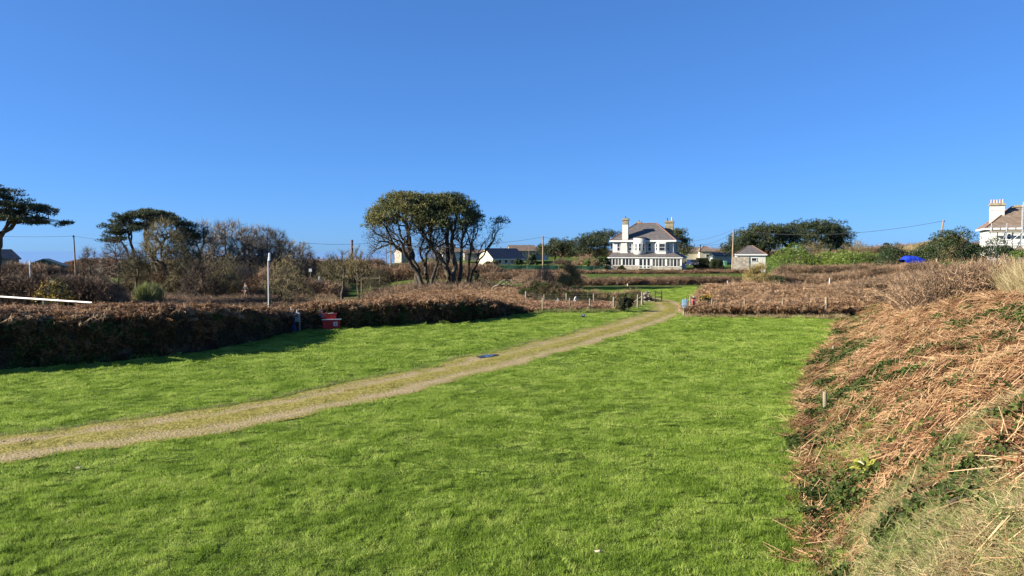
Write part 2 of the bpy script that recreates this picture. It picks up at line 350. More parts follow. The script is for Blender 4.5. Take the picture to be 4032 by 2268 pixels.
# protos
def pr_grass(n, rad, h, wd, clump=.5):
    r = rad * rng.random(n) ** .5; a = rng.uniform(0, 6.283, n); P = np.stack([r * np.cos(a), r * np.sin(a), np.zeros(n)], 1)
    hn = 1 + clump * sm_noise(P[:, 0], P[:, 1], 7, int(rng.integers(99)))
    d = rng.normal(size=(n, 3)) * .55; d[:, 2] = 1; d[:, 0] += .35 * sm_noise(P[:, 0], P[:, 1], 5, 3); d[:, 1] += .35 * sm_noise(P[:, 0], P[:, 1], 5, 4)
    return blades(P, d, h * rng.uniform(.5, 1.2, n) * np.clip(hn, .3, 1.8), wd * rng.uniform(.7, 1.3, n), rng.uniform(0, .35, n), 1 if wd < .012 else 1)
def pr_tuft(n, rad, h, wd, lean=.6, droop=.5, seg=3):
    P = np.zeros((n, 3)); P[:, :2] = rng.normal(size=(n, 2)) * rad
    d = rng.normal(size=(n, 3)) * lean; d[:, 2] = 1
    return blades(P, d, h * rng.uniform(.5, 1.2, n), wd * rng.uniform(.7, 1.3, n), droop * rng.uniform(.2, 1.2, n), seg)
def pr_litter(n=40, rad=.32):
    """flattened cut bracken: straight stems lying about and crumpled frond scraps"""
    P = ball(n, rad); P[:, 2] = np.abs(P[:, 2]) * .22; main = rng.uniform(0, 6.28); a = np.where(rng.random(n) < .5, main + rng.normal(size=n) * .45, rng.uniform(0, 6.28, n))
    d = np.stack([np.cos(a), np.sin(a), rng.normal(size=n) * .22], 1); L = rng.uniform(.08, .42, n) * np.where(rng.random(n) < .12, 1.7, 1)
    s = tubes(P, P + d * L[:, None], rng.uniform(.0035, .007, n), .0025, 3)
    m = n * 9; Q = ball(m, rad * 1.1); Q[:, 2] = np.abs(Q[:, 2]) * .2; b = rng.uniform(0, 6.28, m)
    e = np.stack([np.cos(b), np.sin(b), rng.normal(size=m) * .35], 1); f = blades(Q, e, rng.uniform(.05, .16, m), rng.uniform(.008, .02, m), .2, 1)
    return cat([setm(s, 0), setm(f, 1)])
def pr_bracken(h=.9, n=9, rad=.35):
    """dead standing fronds: arching stem with drooping pinnae"""
    gs = []
    for _ in range(n):
        b = np.array([*rng.normal(size=2) * rad * .5, 0]); a = rng.uniform(0, 6.28); L = h * rng.uniform(.6, 1.15); d = np.array([math.cos(a) * .5, math.sin(a) * .5, 1.])
        pts = [b + d * L * t + np.array((math.cos(a) * .35, math.sin(a) * .35, -.55)) * L * t ** 2.2 for t in np.linspace(0, 1, 6)]
        gs.append(setm(tubes(pts[:-1], pts[1:], .006, .004, 3), 0))
        k = 22; t = rng.uniform(.25, 1, k); i = np.minimum((t * 5).astype(int), 4); pp = np.array(pts); Q = pp[i] + (pp[i + 1] - pp[i]) * (t * 5 - i)[:, None]
        e = rng.normal(size=(k, 3)) * .6; e[:, 2] -= .5; gs.append(setm(blades(Q, e, rng.uniform(.1, .28, k) * (1.2 - t * .6), rng.uniform(.02, .045, k), .2, 1), 1))
    return cat(gs)
def pr_bramble(n=16, h=.7, rad=.4, leafy=0):
    """tangled arching canes"""
    gs = []
    for _ in range(n):
        b = np.array([*rng.normal(size=2) * rad * .6, 0]); a = rng.uniform(0, 6.28); L = h * rng.uniform(.6, 1.3); o = np.array((math.cos(a), math.sin(a), 0)); k = rng.uniform(.2, .9)
        pts = [b + np.array((0, 0, 1.)) * L * (t * 1.3 - .75 * k * t * t) + o * L * k * t + rng.normal(size=3) * .02 for t in np.linspace(0, 1, 6)]
        gs.append(setm(tubes(pts[:-1], pts[1:], np.linspace(.008, .005, 5), np.linspace(.007, .003, 5), 3), 0))
        m = 7; i = rng.integers(1, 6, m); gs.append(setm(blades(np.array(pts)[i], rng.normal(size=(m, 3)) + (0, 0, .5), rng.uniform(.1, .35, m), .012, .2, 2), 0))
        if leafy: i = rng.integers(1, 6, leafy); gs.append(setm(leaves(np.array(pts)[i] + rng.normal(size=(leafy, 3)) * .06, .07), 1))
    return cat(gs)
def pr_ivy(n=45, rad=.22, size=.06):
    P = ball(n, rad); P[:, 2] = np.abs(P[:, 2]) * .45 + .02; return leaves(P, size, up=1.6)
def pr_leafclump(n=90, rad=.35, size=.07):
    P = norm(rng.normal(size=(n, 3))) * rad * rng.uniform(.55, 1, (n, 1)); P[:, 2] *= .7; return leaves(P, size, up=.4)
def pr_stone():
    V = norm(rng.normal(size=(14, 3))); import bmesh
    bm = bmesh.new(); [bm.verts.new(v * np.array((1, .8, .5)) * rng.uniform(.8, 1.1)) for v in V]; bmesh.ops.convex_hull(bm, input=bm.verts); bm.verts.index_update()
    bmesh.ops.triangulate(bm, faces=bm.faces); vs = [v.co[:] for v in bm.verts]; fs = [[v.index for v in f.verts] for f in bm.faces]; bm.free(); return geo(vs, fs)

# ---------------------------------------------------------------- ground, sea, track
def pip(P, poly_):
    x, y = P[:, 0], P[:, 1]; ins = np.zeros(len(P), bool); n = len(poly_)
    for i in range(n):
        (x0, y0), (x1, y1) = poly_[i], poly_[(i + 1) % n]
        c = (y0 > y) != (y1 > y); ins ^= c & (x < (x1 - x0) * (y - y0) / ((y1 - y0) or 1e-9) + x0)
    return ins
norm_ = lambda v: v / np.linalg.norm(v, axis=-1, keepdims=True)
HF = [(-300, 1500), (0, 1463), (400, 1432), (762, 1395), (917, 1370), (1073, 1336), (1166, 1306), (1274, 1300), (1400, 1293), (1580, 1283), (1780, 1272), (1940, 1258), (2040, 1243), (2110, 1234)]
HFOOT = np.array([G(*p) for p in HF]); _t = norm_(np.gradient(HFOOT[:, :2], axis=0)); HCORE = HFOOT[:, :2] + np.stack([-_t[:, 1], _t[:, 0]], 1) * .38
BF = [(3400, 3600), (3285, 2268), (3225, 1800), (3235, 1640), (3262, 1480), (3340, 1330), (3350, 1262)]
BFOOT = np.array([G(*p)[:2] for p in BF]); BFOOT = np.concatenate([[(-.9, -4.), (0.4, 1.5), (1.5, 4.2)], BFOOT[1:]])
TR = np.array([(-40, -2), (-24, 7.), (-16, 11.4), (-10.7, 15.4), (-6.3, 19.3), (-1.5, 26.6), (4.1, 36.5), (9.2, 47.0), (11.6, 54), (12.2, 62), (10, 70), (4, 76)], float)
def resample(P, step):
    P = np.asarray(P, float); out = []
    n = len(P)
    for i in range(n - 1):   # Catmull-Rom
        p0, p1, p2, p3 = P[max(i - 1, 0)], P[i], P[i + 1], P[min(i + 2, n - 1)]; k = max(2, int(np.linalg.norm(p2 - p1) / step))
        for j in range(k):
            t = j / k; out.append(.5 * (2 * p1 + (p2 - p0) * t + (2 * p0 - 5 * p1 + 4 * p2 - p3) * t * t + (3 * p1 - p0 - 3 * p2 + p3) * t ** 3))
    return np.array(out + [P[-1]])
TRC = resample(TR, .35)
def trackdist(P):
    out = np.empty(len(P))
    for i in range(0, len(P), 2000): out[i:i + 2000] = np.min(np.linalg.norm(P[i:i + 2000, None, :2] - TRC[None], axis=2), axis=1)
    return out
FIELD = [(-34, -30)] + [(-34, 9)] + [tuple(p[:2]) for p in HFOOT] + [tuple(G(2200, 1229)[:2]), tuple(G(2420, 1224)[:2]), tuple(gp(2500, 52)[:2]), tuple(gp(2560, 62)[:2]), tuple(gp(2200, 66)[:2]), tuple(gp(2240, 84)[:2]), tuple(gp(2900, 86)[:2]), tuple(gp(2760, 60)[:2]), tuple(G(2700, 1246)[:2]), tuple(G(3090, 1250)[:2])] + [tuple(p) for p in BFOOT[::-1]] + [(-3, -30)]
FIELD2 = [(-60, 90), (-60, 96), (60, 96), (60, 90)]
def axis_(a, b, c, d, n1, n2, n3): return np.concatenate([np.linspace(a, b, n1, False), np.linspace(b, c, n2, False), np.linspace(c, d, n3)])
gx = axis_(-1500, -70, 90, 1500, 30, 200, 30); gy = axis_(-120, -2, 130, 900, 12, 190, 60)
X, Y = np.meshgrid(gx, gy, indexing='ij'); Z = gz(X, Y) + .05 * sm_noise(X, Y, .25, 5) * ss(60, 90, Y)
Z = Z + .018 * sm_noise(X, Y, .6, 8)
A = np.stack([X, Y, Z], 2); me = mesh('ground', grid_geo(A), ['ground'], True)
P2 = A.reshape(-1, 3); turf = (pip(P2[:, :2], FIELD) | ((P2[:, 1] > 88) & (np.abs(P2[:, 0]) < 300))).astype(np.float32)
a = me.attributes.new('turf', 'FLOAT', 'POINT'); a.data.foreach_set('value', turf)
tag(link('ground', me), 'green turf and rough earth of the field running to the coast', 'ground', kind='structure')
V = np.array([(-90000, -90000, -62), (90000, -90000, -62), (90000, 90000, -62), (-90000, 90000, -62)], float)
tag(link('sea', mesh('sea', geo(V, [(0, 1, 2), (0, 2, 3)]), ['sea'])), 'blue sea below the horizon beyond the trees', 'sea', kind='structure')
tn = norm(np.gradient(TRC, axis=0)); side = np.stack([-tn[:, 1], tn[:, 0]], 1); LW = 13
acr = np.linspace(-1, 1, LW); wv = 1.36 + .13 * np.sin(np.arange(len(TRC)) * .37) + .08 * np.sin(np.arange(len(TRC)) * 1.13)
T3 = np.zeros((len(TRC), LW, 3)); T3[:, :, :2] = TRC[:, None] + side[:, None] * (acr[None, :, None] * wv[:, None, None])
prof = .035 - .028 * np.exp(-((np.abs(acr) - .5) / .2) ** 2) - .03 * (np.abs(acr) > .97)
T3[:, :, 2] = gz(T3[:, :, 0], T3[:, :, 1]) + .018 * sm_noise(T3[:, :, 0], T3[:, :, 1], .6, 8) + prof + .008 * sm_noise(T3[:, :, 0], T3[:, :, 1], 3, 4) + .012
T3[:, :, 2] += .05 * ss(60, 90, T3[:, :, 1]) * sm_noise(T3[:, :, 0], T3[:, :, 1], .25, 5)
me = mesh('track', grid_geo(T3), ['track'], True); a = me.attributes.new('lane', 'FLOAT', 'POINT'); a.data.foreach_set('value', np.tile((1 - (acr + 1) / 2).astype(np.float32), len(TRC)))
tag(link('track', me), 'gravel track with mossy crown curving across the grass to the gap', 'track', kind='structure')
# puddle
c0 = G(1915, 1406); th = np.linspace(0, 2 * np.pi, 28, False); rr = 1 + .18 * np.sin(th * 3 + 1) + .12 * np.sin(th * 5)
PV = np.stack([c0[0] + np.cos(th) * .40 * rr, c0[1] + np.sin(th) * .42 * rr + .25 * np.cos(th), np.full(28, .052)], 1)
pud = np.concatenate([PV, [[c0[0], c0[1], .052]]])
tag(link('puddle', mesh('puddle', geo(pud, [(28, i, (i + 1) % 28) for i in range(28)]), ['puddle'])), 'small puddle reflecting the sky on the gravel track', 'puddle', kind='structure')

# ---------------------------------------------------------------- mown grass
def infrust(P, m=.06, ymin=5.5):
    u = P[:, 0] / np.maximum(P[:, 1], .1); return (np.abs(u) < .70 + m) & (P[:, 1] > ymin)
def jgrid(x0, x1, y0, y1, st):
    x, y = np.meshgrid(np.arange(x0, x1, st), np.arange(y0, y1, st)); P = np.stack([x.ravel(), y.ravel()], 1); return P + rng.uniform(-.5, .5, P.shape) * st
def zg(P): return gz(P[:, 0], P[:, 1]) + .018 * sm_noise(P[:, 0], P[:, 1], .6, 8) - .004 + .05 * ss(60, 90, P[:, 1]) * sm_noise(P[:, 0], P[:, 1], .25, 5)
gp1 = [pr_grass(3000, .62, .04, .0075, .7) for _ in range(3)]; gp2 = [pr_grass(2600, .62, .042, .014, .9) for _ in range(4)]
gc1 = [pr_grass(230, .15, .064, .0075, .6) for _ in range(5)]; gc2 = [pr_grass(300, .26, .058, .010, .6) for _ in range(5)]; gc3 = [pr_grass(420, .5, .058, .02, .6) for _ in range(4)]
for (y0, y1, st, sc, protos, lab, keep) in ((5, 24, .72, 1.0, gp1, 'thin understorey of mown grass in the near half of the field', 1), (24, 90, 1.15, 2.2, gp2, 'short mown grass by the wire fences and gap', 1),
        (5, 13.5, .165, 1.0, gc1, 'springy clumps of mown grass in the foreground', .86), (13.5, 26, .28, 1.0, gc2, 'clumps of mown grass across the middle of the field', .88), (26, 88, .6, 1.0, gc3, 'clumps of mown grass in the far half of the field', .85)):
    P = jgrid(-40, 40, y0, y1, st); P = P[infrust(P) & pip(P, FIELD)]; rad = .42 * sc if (protos is gp1 or protos is gp2) else .16; td = trackdist(P); P = P[(td > 1.34 + rad * .8 + .12 * np.sin(P[:, 0] * 2.1 + P[:, 1] * 1.3)) & (rng.random(len(P)) < keep)]
    n_ = len(P); s = sc * rng.uniform(.8, 1.2, n_); f = sm_noise(P[:, 0], P[:, 1], .8, 21); hsc = np.clip(1 + .35 * f + .3 * rng.normal(size=n_), .4, 1.9) * (.45 if protos is gp2 else 1)
    rot = np.stack([rng.normal(size=n_) * .16, rng.normal(size=n_) * .16, rng.uniform(0, 6.283, n_)], 1) if rad < .2 else None
    scatter('grass', protos, ['grass'], np.column_stack([P, zg(P)]), rot, np.stack([s, s, s * hsc], 1), label=lab, cat_='grass')
# turf lip and tufts beside the track, ragged fringe under the fences and bank
tuft_g = [pr_tuft(70, .10, .10, .007, .8, .4, 2) for _ in range(3)]
i = rng.integers(0, len(TRC), 5200); sd = np.where(rng.random(5200) < .55, 1, -1); off = sd * (wv[i] + rng.normal(size=5200) * .17 - .02)
P = TRC[i] + side[i] * off[:, None] + rng.normal(size=(5200, 2)) * .1; P = P[infrust(P)]
scatter('grass', tuft_g, ['grass'], np.column_stack([P, zg(P)]), scl=rng.uniform(.6, 1.25, len(P)), label='fringe of longer grass along both rims of the gravel track', cat_='grass')
i = rng.integers(0, len(TRC), 2600); P = TRC[i] + side[i] * (wv[i] + .04 + rng.normal(size=2600) * .07)[:, None]; P = P[infrust(P)]
scatter('grass_lip', [pr_tuft(60, .09, .13, .009, .8, .4, 2) for _ in range(3)], ['grass_rough'], np.column_stack([P, zg(P)]), scl=rng.uniform(.6, 1.2, len(P)), label='overhanging turf lip on the hedge side of the track', cat_='grass')
i = rng.integers(0, len(TRC), 900); off = rng.normal(size=900) * .22; P = TRC[i] + side[i] * off[:, None]; P = P[infrust(P) & (sm_noise(P[:, 0], P[:, 1], .8, 3) > .15)]
scatter('moss', [pr_tuft(60, .09, .045, .008, 1, .2, 1) for _ in range(2)], ['moss'], np.column_stack([P, zg(P) + .04]), scl=rng.uniform(.7, 1.5, len(P)), label='yellow moss tufts on the crown of the track', cat_='moss')
i = rng.integers(0, len(TRC), 6500); off = rng.uniform(-1.25, 1.25, 6500); P = TRC[i] + side[i] * off[:, None]; P = P[infrust(P) & (P[:, 1] < 42)]
i = rng.integers(0, len(TRC), 900); off_ = np.where(rng.random(900) < .7, rng.normal(size=900) * .2 + .1, rng.normal(size=900) * .6); P_ = TRC[i] + side[i] * off_[:, None]; P_ = P_[infrust(P_) & (sm_noise(P_[:, 0], P_[:, 1], .5, 17) > .32)]
scatter('crown_grass', [pr_tuft(50, .10, .06, .009, 1, .3, 2) for _ in range(3)], ['grass_rough'], np.column_stack([P_, zg(P_) + .03]), scl=rng.uniform(.6, 1.5, len(P_)), label='patchy green grass tufts growing on the crown of the track', cat_='grass')
scatter('gravel', [pr_stone() for _ in range(4)], ['pebble'], np.column_stack([P, zg(P) + .035]), scl=rng.uniform(.006, .022, len(P)) * np.where(rng.random(len(P)) < .05, 1.8, 1), label='loose pale pebbles strewn on the track', cat_='gravel')

# ---------------------------------------------------------------- near bank on the right, cut bracken lying on it
BC = resample(BFOOT, .3); bt = norm(np.gradient(BC, axis=0)); br = np.stack([bt[:, 1], -bt[:, 0]], 1)
cumy = BC[:, 1]; BWd = 2.3 + 4.6 * ss(5, 24, cumy); BH = 2.45 - .55 * ss(30, 46, cumy) + .10 * np.sin(cumy * .5)
cols = np.concatenate([np.linspace(-.12, 1, 26), [1.15, 1.35, 1.6, 2.0, 2.6]])
BA = np.zeros((len(BC), len(cols), 3))
for j, c in enumerate(cols):
    BA[:, j, :2] = BC + br * (c * BWd)[:, None]
    cc = min(max(c, 0), 1); f = math.sin(cc * math.pi / 2) ** .9 if cc > 0 else 0
    BA[:, j, 2] = gz(BA[:, j, 0], BA[:, j, 1]) * (1 if c > 1 else 1) + BH * f
nz = sm_noise(BA[:, :, 0], BA[:, :, 1], .7, 31) * .28 + sm_noise(BA[:, :, 0], BA[:, :, 1], 2.2, 32) * .12
BA[:, :, 2] += nz * np.clip(cols * 3, 0, 1)[None]; BA[:, 0, 2] -= .12; BA[:, -1, 2] -= 1.2
tag(link('bank', mesh('bank', grid_geo(BA), ['thatch'], True)), 'sloping earth bank under the cut bracken beside the grass', 'bank', kind='structure')
slope = BA[:, :27]; topf = BA[:, 24:30]
def cullP(P, Nn, m=.1): k = infrust(P, m, 2.5); return P[k], Nn[k]
P, Nn = cullP(*grid_sample(slope, 16000)); u_ = P[:, 0] / P[:, 1]
den = np.where(P[:, 1] > 36, .55, 1.0) * np.where((P[:, 1] < 9) & (sm_noise(P[:, 0], P[:, 1], .9, 77) > -.1), .12, 1); fd = np.linalg.norm(P[:, None, :2] - BC[None, ::3], axis=2).min(1); den = den * np.clip((fd + .25 * sm_noise(P[:, 0], P[:, 1], 1.2, 61) - .15) / .8, .04, 1); k = rng.random(len(P)) < den; P, Nn = P[k], Nn[k]
k = sm_noise(P[:, 0], P[:, 1], 1.9, 91) > -.62; P, Nn = P[k], Nn[k]
LIT = [pr_litter(26, .30) for _ in range(5)]
scatter('bracken_litter', LIT, ['stem', 'frond'], P + Nn * .02, euler_for(Nn), rng.uniform(.6, 1.25, len(P)) * (1 + .012 * P[:, 1]), label='cut orange bracken stems lying matted over the bank', cat_='bracken')
P, Nn = cullP(*grid_sample(slope, 9000)); k = (sm_noise(P[:, 0], P[:, 1], .75, 41) + .35 * sm_noise(P[:, 0], P[:, 1], 2.2, 43) > .30) & (P[:, 1] > 6.0); P, Nn = P[k], Nn[k]
scatter('ivy', [pr_ivy() for _ in range(4)], ['ivy'], P + Nn * .10, euler_for(Nn), rng.uniform(.7, 1.3, len(P)), label='dark ivy patches trailing through the cut bracken', cat_='ivy')
P, Nn = cullP(*grid_sample(slope[:, :14], 5200)); k = rng.random(len(P)) < np.where(sm_noise(P[:, 0], P[:, 1], 1.1, 52) > -.05, .9, .25); P, Nn = P[k], Nn[k]
k = np.linalg.norm(P[:, None, :2] - BC[None, ::3], axis=2).min(1) < 1.3; P, Nn = P[k], Nn[k]
scatter('rough_grass', [pr_tuft(60, .10, .20, .007, .8, .7, 3) for _ in range(4)], ['grass_rough'], P, euler_for(Nn, .5), rng.uniform(.5, 1.2, len(P)), label='straggling mixed grass along the foot of the bracken bank', cat_='grass')
P, Nn = cullP(*grid_sample(BA[:80, :28], 26000)); k = (P[:, 1] < 9.5) & (sm_noise(P[:, 0], P[:, 1], .9, 77) > -.25); P, Nn = P[k], Nn[k]
h = np.linalg.norm(P[:, None, :2] - BC[None, ::3], axis=2).min(1) > .55; P, Nn = P[h], Nn[h]
scatter('dry_grass', [pr_tuft(80, .09, .30, .0055, .75, .9, 4) for _ in range(4)], ['grass_dry'], P, euler_for(Nn, .6), rng.uniform(.6, 1.2, len(P)), label='long tan grass flopping over the near end of the bank', cat_='grass')
k = rng.random(len(P)) < .55; scatter('long_grass', [pr_tuft(60, .09, .24, .0055, .8, .8, 3) for _ in range(3)], ['grass_rough'], P[k] + rng.normal(size=(k.sum(), 3)) * (.08, .08, .0), None, rng.uniform(.6, 1.1, k.sum()), label='green grass growing through the tan grass on the bank', cat_='grass')
P, Nn = cullP(*grid_sample(slope, 3600)); k = (P[:, 1] > 6) & (rng.random(len(P)) < .5 + .5 * sm_noise(P[:, 0], P[:, 1], 1.3, 47)); P, Nn = P[k], Nn[k]
scatter('ivy', [pr_ivy(14, .16, .06) for _ in range(4)], ['ivy'], P + Nn * .11, euler_for(Nn), rng.uniform(.7, 1.3, len(P)), label='single ivy sprigs dotted all over the cut bracken bank', cat_='ivy')
P, Nn = cullP(*grid_sample(slope, 2600)); k = (P[:, 1] > 8) & (rng.random(len(P)) < .4 + .6 * sm_noise(P[:, 0], P[:, 1], .9, 57)); P, Nn = P[k], Nn[k]
scatter('grass_sprout', [pr_tuft(40, .07, .15, .007, .9, .6, 2) for _ in range(3)], ['grass_rough'], P + Nn * .06, euler_for(Nn, .6), rng.uniform(.7, 1.3, len(P)), label='green grass sprouts pushing through the cut bracken', cat_='grass')
# ragged margin where the bank meets the mown grass
n_ = 6500; i = rng.integers(0, len(BC), n_); of = rng.normal(size=n_) * .38 + .12 + .25 * np.sin(BC[i][:, 1] * 1.1); P = BC[i] + br[i] * of[:, None] + rng.normal(size=(n_, 2)) * .15; P = P[infrust(P)]
zz = zg(P); kk = np.argmin(np.linalg.norm(P[:, None] - BC[None, ::2], axis=2), 1) * 2; ins_ = np.einsum('ij,ij->i', P - BC[kk], br[kk]); zz = zz + np.where(ins_ > 0, BH[kk] * np.sin(np.clip(ins_ / BWd[kk], 0, 1) * np.pi / 2) ** .9, 0)
sel = rng.random(len(P)); MG = np.column_stack([P, zz])
scatter('margin_grass', [pr_tuft(50, .08, .17, .0075, .8, .6, 3) for _ in range(4)], ['grass'], MG[sel < .5], None, rng.uniform(.5, 1.1, (sel < .5).sum()), label='longer bright green grass along the margin of the bank', cat_='grass')
scatter('margin_straw', [pr_tuft(34, .10, .20, .007, 1.1, .8, 3) for _ in range(4)], ['grass_dry'], MG[sel > .68], None, rng.uniform(.5, 1.1, (sel > .68).sum()), label='straw blown along the margin of the bank and mown grass', cat_='grass')
k = (sel > .5) & (sel < .56); scatter('bracken_scrap', [pr_litter(10, .22) for _ in range(3)], ['stem', 'frond'], MG[k] + (0, 0, .03), None, rng.uniform(.5, .9, k.sum()), label='loose bracken scraps fallen on the grass beside the bank', cat_='bracken')
# brambles and dead stems on the bank top
P, Nn = cullP(*grid_sample(BA[:, 26:30], 5200)); k = (P[:, 1] > 19) & (P[:, 1] < 47) ; P, Nn = P[k], Nn[k]
scatter('bramble', [pr_bramble(18, .95, .45) for _ in range(4)], ['bramble', 'ivy'], P - (0, 0, .1), euler_for(Nn, .4), rng.uniform(.9, 1.6, len(P)), label='leafless brown bramble thicket along the top of the near bank', cat_='bramble')
Q, Qn = cullP(*grid_sample(BA[:, 23:27], 5200)); k = (Q[:, 1] > 25.5) & (Q[:, 1] < 37) & (sm_noise(Q[:, 0], Q[:, 1], .5, 13) > -.45); Q, Qn = Q[k], Qn[k]
scatter('dead_grass', [pr_tuft(30, .12, 1.35, .016, .34, .25, 4) for _ in range(4)], ['grass_dry'], Q, None, rng.uniform(.6, 1.25, len(Q)), label='tall pale dead grass stems standing among the bank brambles', cat_='grass')
Q, Qn = cullP(*grid_sample(slope[:, 12:], 5000)); k = (Q[:, 1] > 33) & (Q[:, 1] < 46); Q, Qn = Q[k], Qn[k]
scatter('bramble', [pr_bramble(18, .9, .45) for _ in range(4)], ['bramble', 'ivy'], Q - (0, 0, .1), euler_for(Qn, .5), rng.uniform(.9, 1.5, len(Q)), label='dark brown bramble scrub at the far end of the bracken bank', cat_='bramble')

# ---------------------------------------------------------------- hedge banks
def hedge_grid(path, width, height, z0=None, lump=.18, seed=0, nm=11, flat=.45, lean=0):
    """rows across: front foot, up the face, rounded top, down the back. path runs along the FRONT foot, the hedge lies to its left"""
    P = resample(path, .45); n = len(P); t = norm(np.gradient(P[:, :2], axis=0)); lf = np.stack([-t[:, 1], t[:, 0]], 1)
    H = np.interp(np.linspace(0, 1, n), np.linspace(0, 1, len(height)), height); Wd = np.interp(np.linspace(0, 1, n), np.linspace(0, 1, len(width)), width)
    th = np.linspace(0, 1, nm); A = np.zeros((n, nm, 3))
    for j, c in enumerate(th):
        ang = math.pi * c; x = .5 - .5 * math.copysign(abs(math.cos(ang)) ** flat, math.cos(ang)); zf = math.sin(ang) ** flat
        A[:, j, :2] = P[:, :2] + lf * (x * Wd)[:, None]; zb = gz(A[:, j, 0], A[:, j, 1]); A[:, j, 2] = zb + H * zf - (.15 if j in (0, nm - 1) else 0)
    d = sm_noise(A[:, :, 0] + A[:, :, 2], A[:, :, 1], 1.3, seed) * lump + sm_noise(A[:, :, 0], A[:, :, 1] + A[:, :, 2], 3.1, seed + 1) * lump * .5
    A[:, 1:-1, 2] += d[:, 1:-1]; A[:, 1:-1, :2] -= lf[:, None] * d[:, 1:-1, None] * .8
    e = np.minimum(np.arange(n), np.arange(n)[::-1]) / 3.0; e = np.clip(e, 0, 1) ** .5
    A[:, :, 2] = gz(A[:, :, 0], A[:, :, 1]) - .15 + (A[:, :, 2] - gz(A[:, :, 0], A[:, :, 1]) + .15) * e[:, None]
    return A
def hedge(name, label, path, width, height, covers, core='earth', cat_='hedge', group=None, **kw):
    A = hedge_grid(path, width, height, **kw); o = tag(link(name, mesh(name, grid_geo(A), [core], True)), label, cat_, group)
    for (nm, protos, mats, n, sc, tilt, lift, cond) in covers:
        P, Nn = grid_sample(A, n)
        k = infrust(P, .05); k &= cond(P, Nn) if cond else True; P, Nn = P[k], Nn[k]
        if len(P): scatter(nm, protos, mats, P + Nn * lift, euler_for(Nn, tilt), rng.uniform(sc[0], sc[1], len(P)), parent=o)
    return o, A
BRK = [pr_bracken(.55, 9, .35) for _ in range(4)]; BRKT = [pr_bracken(.95, 9, .4) for _ in range(4)]
BRM = [pr_bramble(16, .55, .4) for _ in range(4)]; BRML = [pr_bramble(14, .5, .4, 4) for _ in range(3)]; LFC = [pr_leafclump() for _ in range(4)]; IVY = [pr_ivy(40, .3, .09) for _ in range(3)]
BRKF = [pr_bracken(1.0, 7, .6) for _ in range(3)]   # coarse clumps for far rows
# left hedge bank: foot, crest heights from the photograph
top_px = [(-300, 1175), (0, 1186), (400, 1197), (762, 1183), (917, 1190), (1073, 1203), (1166, 1211), (1274, 1206), (1400, 1186), (1580, 1182), (1780, 1178), (1940, 1168), (2040, 1180), (2110, 1215)]
hh = [at(0, py, f[1] + 1.9)[2] for (px, py), f in zip(top_px, HFOOT)]
ds = np.concatenate([[0], np.cumsum(np.linalg.norm(np.diff(HFOOT[:, :2], axis=0), axis=1))])
prof_h = np.interp(np.linspace(0, ds[-1], 60), ds, hh) - .16; prof_h -= .22 * (1 - ss(3, 16, np.linspace(0, ds[-1], 60))); prof_w = np.interp(np.linspace(0, ds[-1], 60), ds, [5, 5, 4.8, 4.5, 4.2, 3.6, 3.0, 3.0, 3.2, 3.6, 4, 4, 3.4, 2.6])
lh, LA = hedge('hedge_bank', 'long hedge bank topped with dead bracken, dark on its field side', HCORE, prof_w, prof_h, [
    ('bracken', BRK, ['bracken_pale', 'bracken_pale'], 4300, (.55, 1.1), .6, -.05, lambda P, N: (P[:, 2] > .75 * np.interp(P[:, 1], HFOOT[:, 1], hh)) & (sm_noise(P[:, 0], P[:, 1], .3, 9) < .75)),  # crest bracken paler: its sunlit look is put into the colour
    ('bracken', BRK, ['frond', 'frond'], 3600, (.5, .95), .9, -.05, lambda P, N: P[:, 2] > .3),  # face bracken darker: colour deepens the shade on the field side
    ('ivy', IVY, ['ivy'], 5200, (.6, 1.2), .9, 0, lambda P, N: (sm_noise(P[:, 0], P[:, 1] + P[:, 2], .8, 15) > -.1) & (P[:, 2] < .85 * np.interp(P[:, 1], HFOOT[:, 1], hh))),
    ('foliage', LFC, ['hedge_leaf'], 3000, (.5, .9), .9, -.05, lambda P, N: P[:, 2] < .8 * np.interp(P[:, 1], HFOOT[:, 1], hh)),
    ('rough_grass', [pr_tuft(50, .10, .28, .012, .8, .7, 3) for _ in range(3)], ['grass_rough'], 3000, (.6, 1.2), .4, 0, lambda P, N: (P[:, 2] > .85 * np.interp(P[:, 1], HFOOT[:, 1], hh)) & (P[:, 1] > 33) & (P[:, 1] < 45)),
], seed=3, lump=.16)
# bracken slope behind the left hedge up to the big pines
def patch_scatter(name, label, cat_, poly_, n, protos, mats, sc, zoff=0.0, tilt=None, hfun=None):
    lo = np.min(poly_, 0); hi = np.max(poly_, 0); P = rng.uniform(lo, hi, (n * 4, 2)); P = P[pip(P, poly_)][:n]
    z = gz(P[:, 0], P[:, 1]) + zoff + (hfun(P) if hfun else 0); return scatter(name, protos, mats, np.column_stack([P, z]), None, rng.uniform(sc[0], sc[1], len(P)), label=label, cat_=cat_)
q = lambda *a: [tuple(gp(px, Y)[:2]) for px, Y in a]
patch_scatter('bracken', 'pale orange bracken spread between the hedge bank and the twin pines', 'bracken', q((1380, 49), (1980, 52), (2070, 57), (2010, 80), (1500, 80), (1380, 60)), 2600, BRKT, ['bracken_pale', 'bracken_pale'], (.7, 1.15))
patch_scatter('bramble', 'brown brambles round the feet of the twin pines', 'bramble', q((1440, 70), (1920, 70), (1960, 84), (1440, 84)), 520, BRM, ['bramble'], (.9, 1.6))
patch_scatter('rough_grass', 'tan rough grass and weeds behind the left hedge bank', 'grass', q((620, 40), (1180, 43), (1420, 50), (1450, 62), (900, 74), (560, 70)), 3200, [pr_tuft(60, .15, .45, .016, .7, .6, 3) for _ in range(4)], ['grass_dry'], (.6, 1.3))
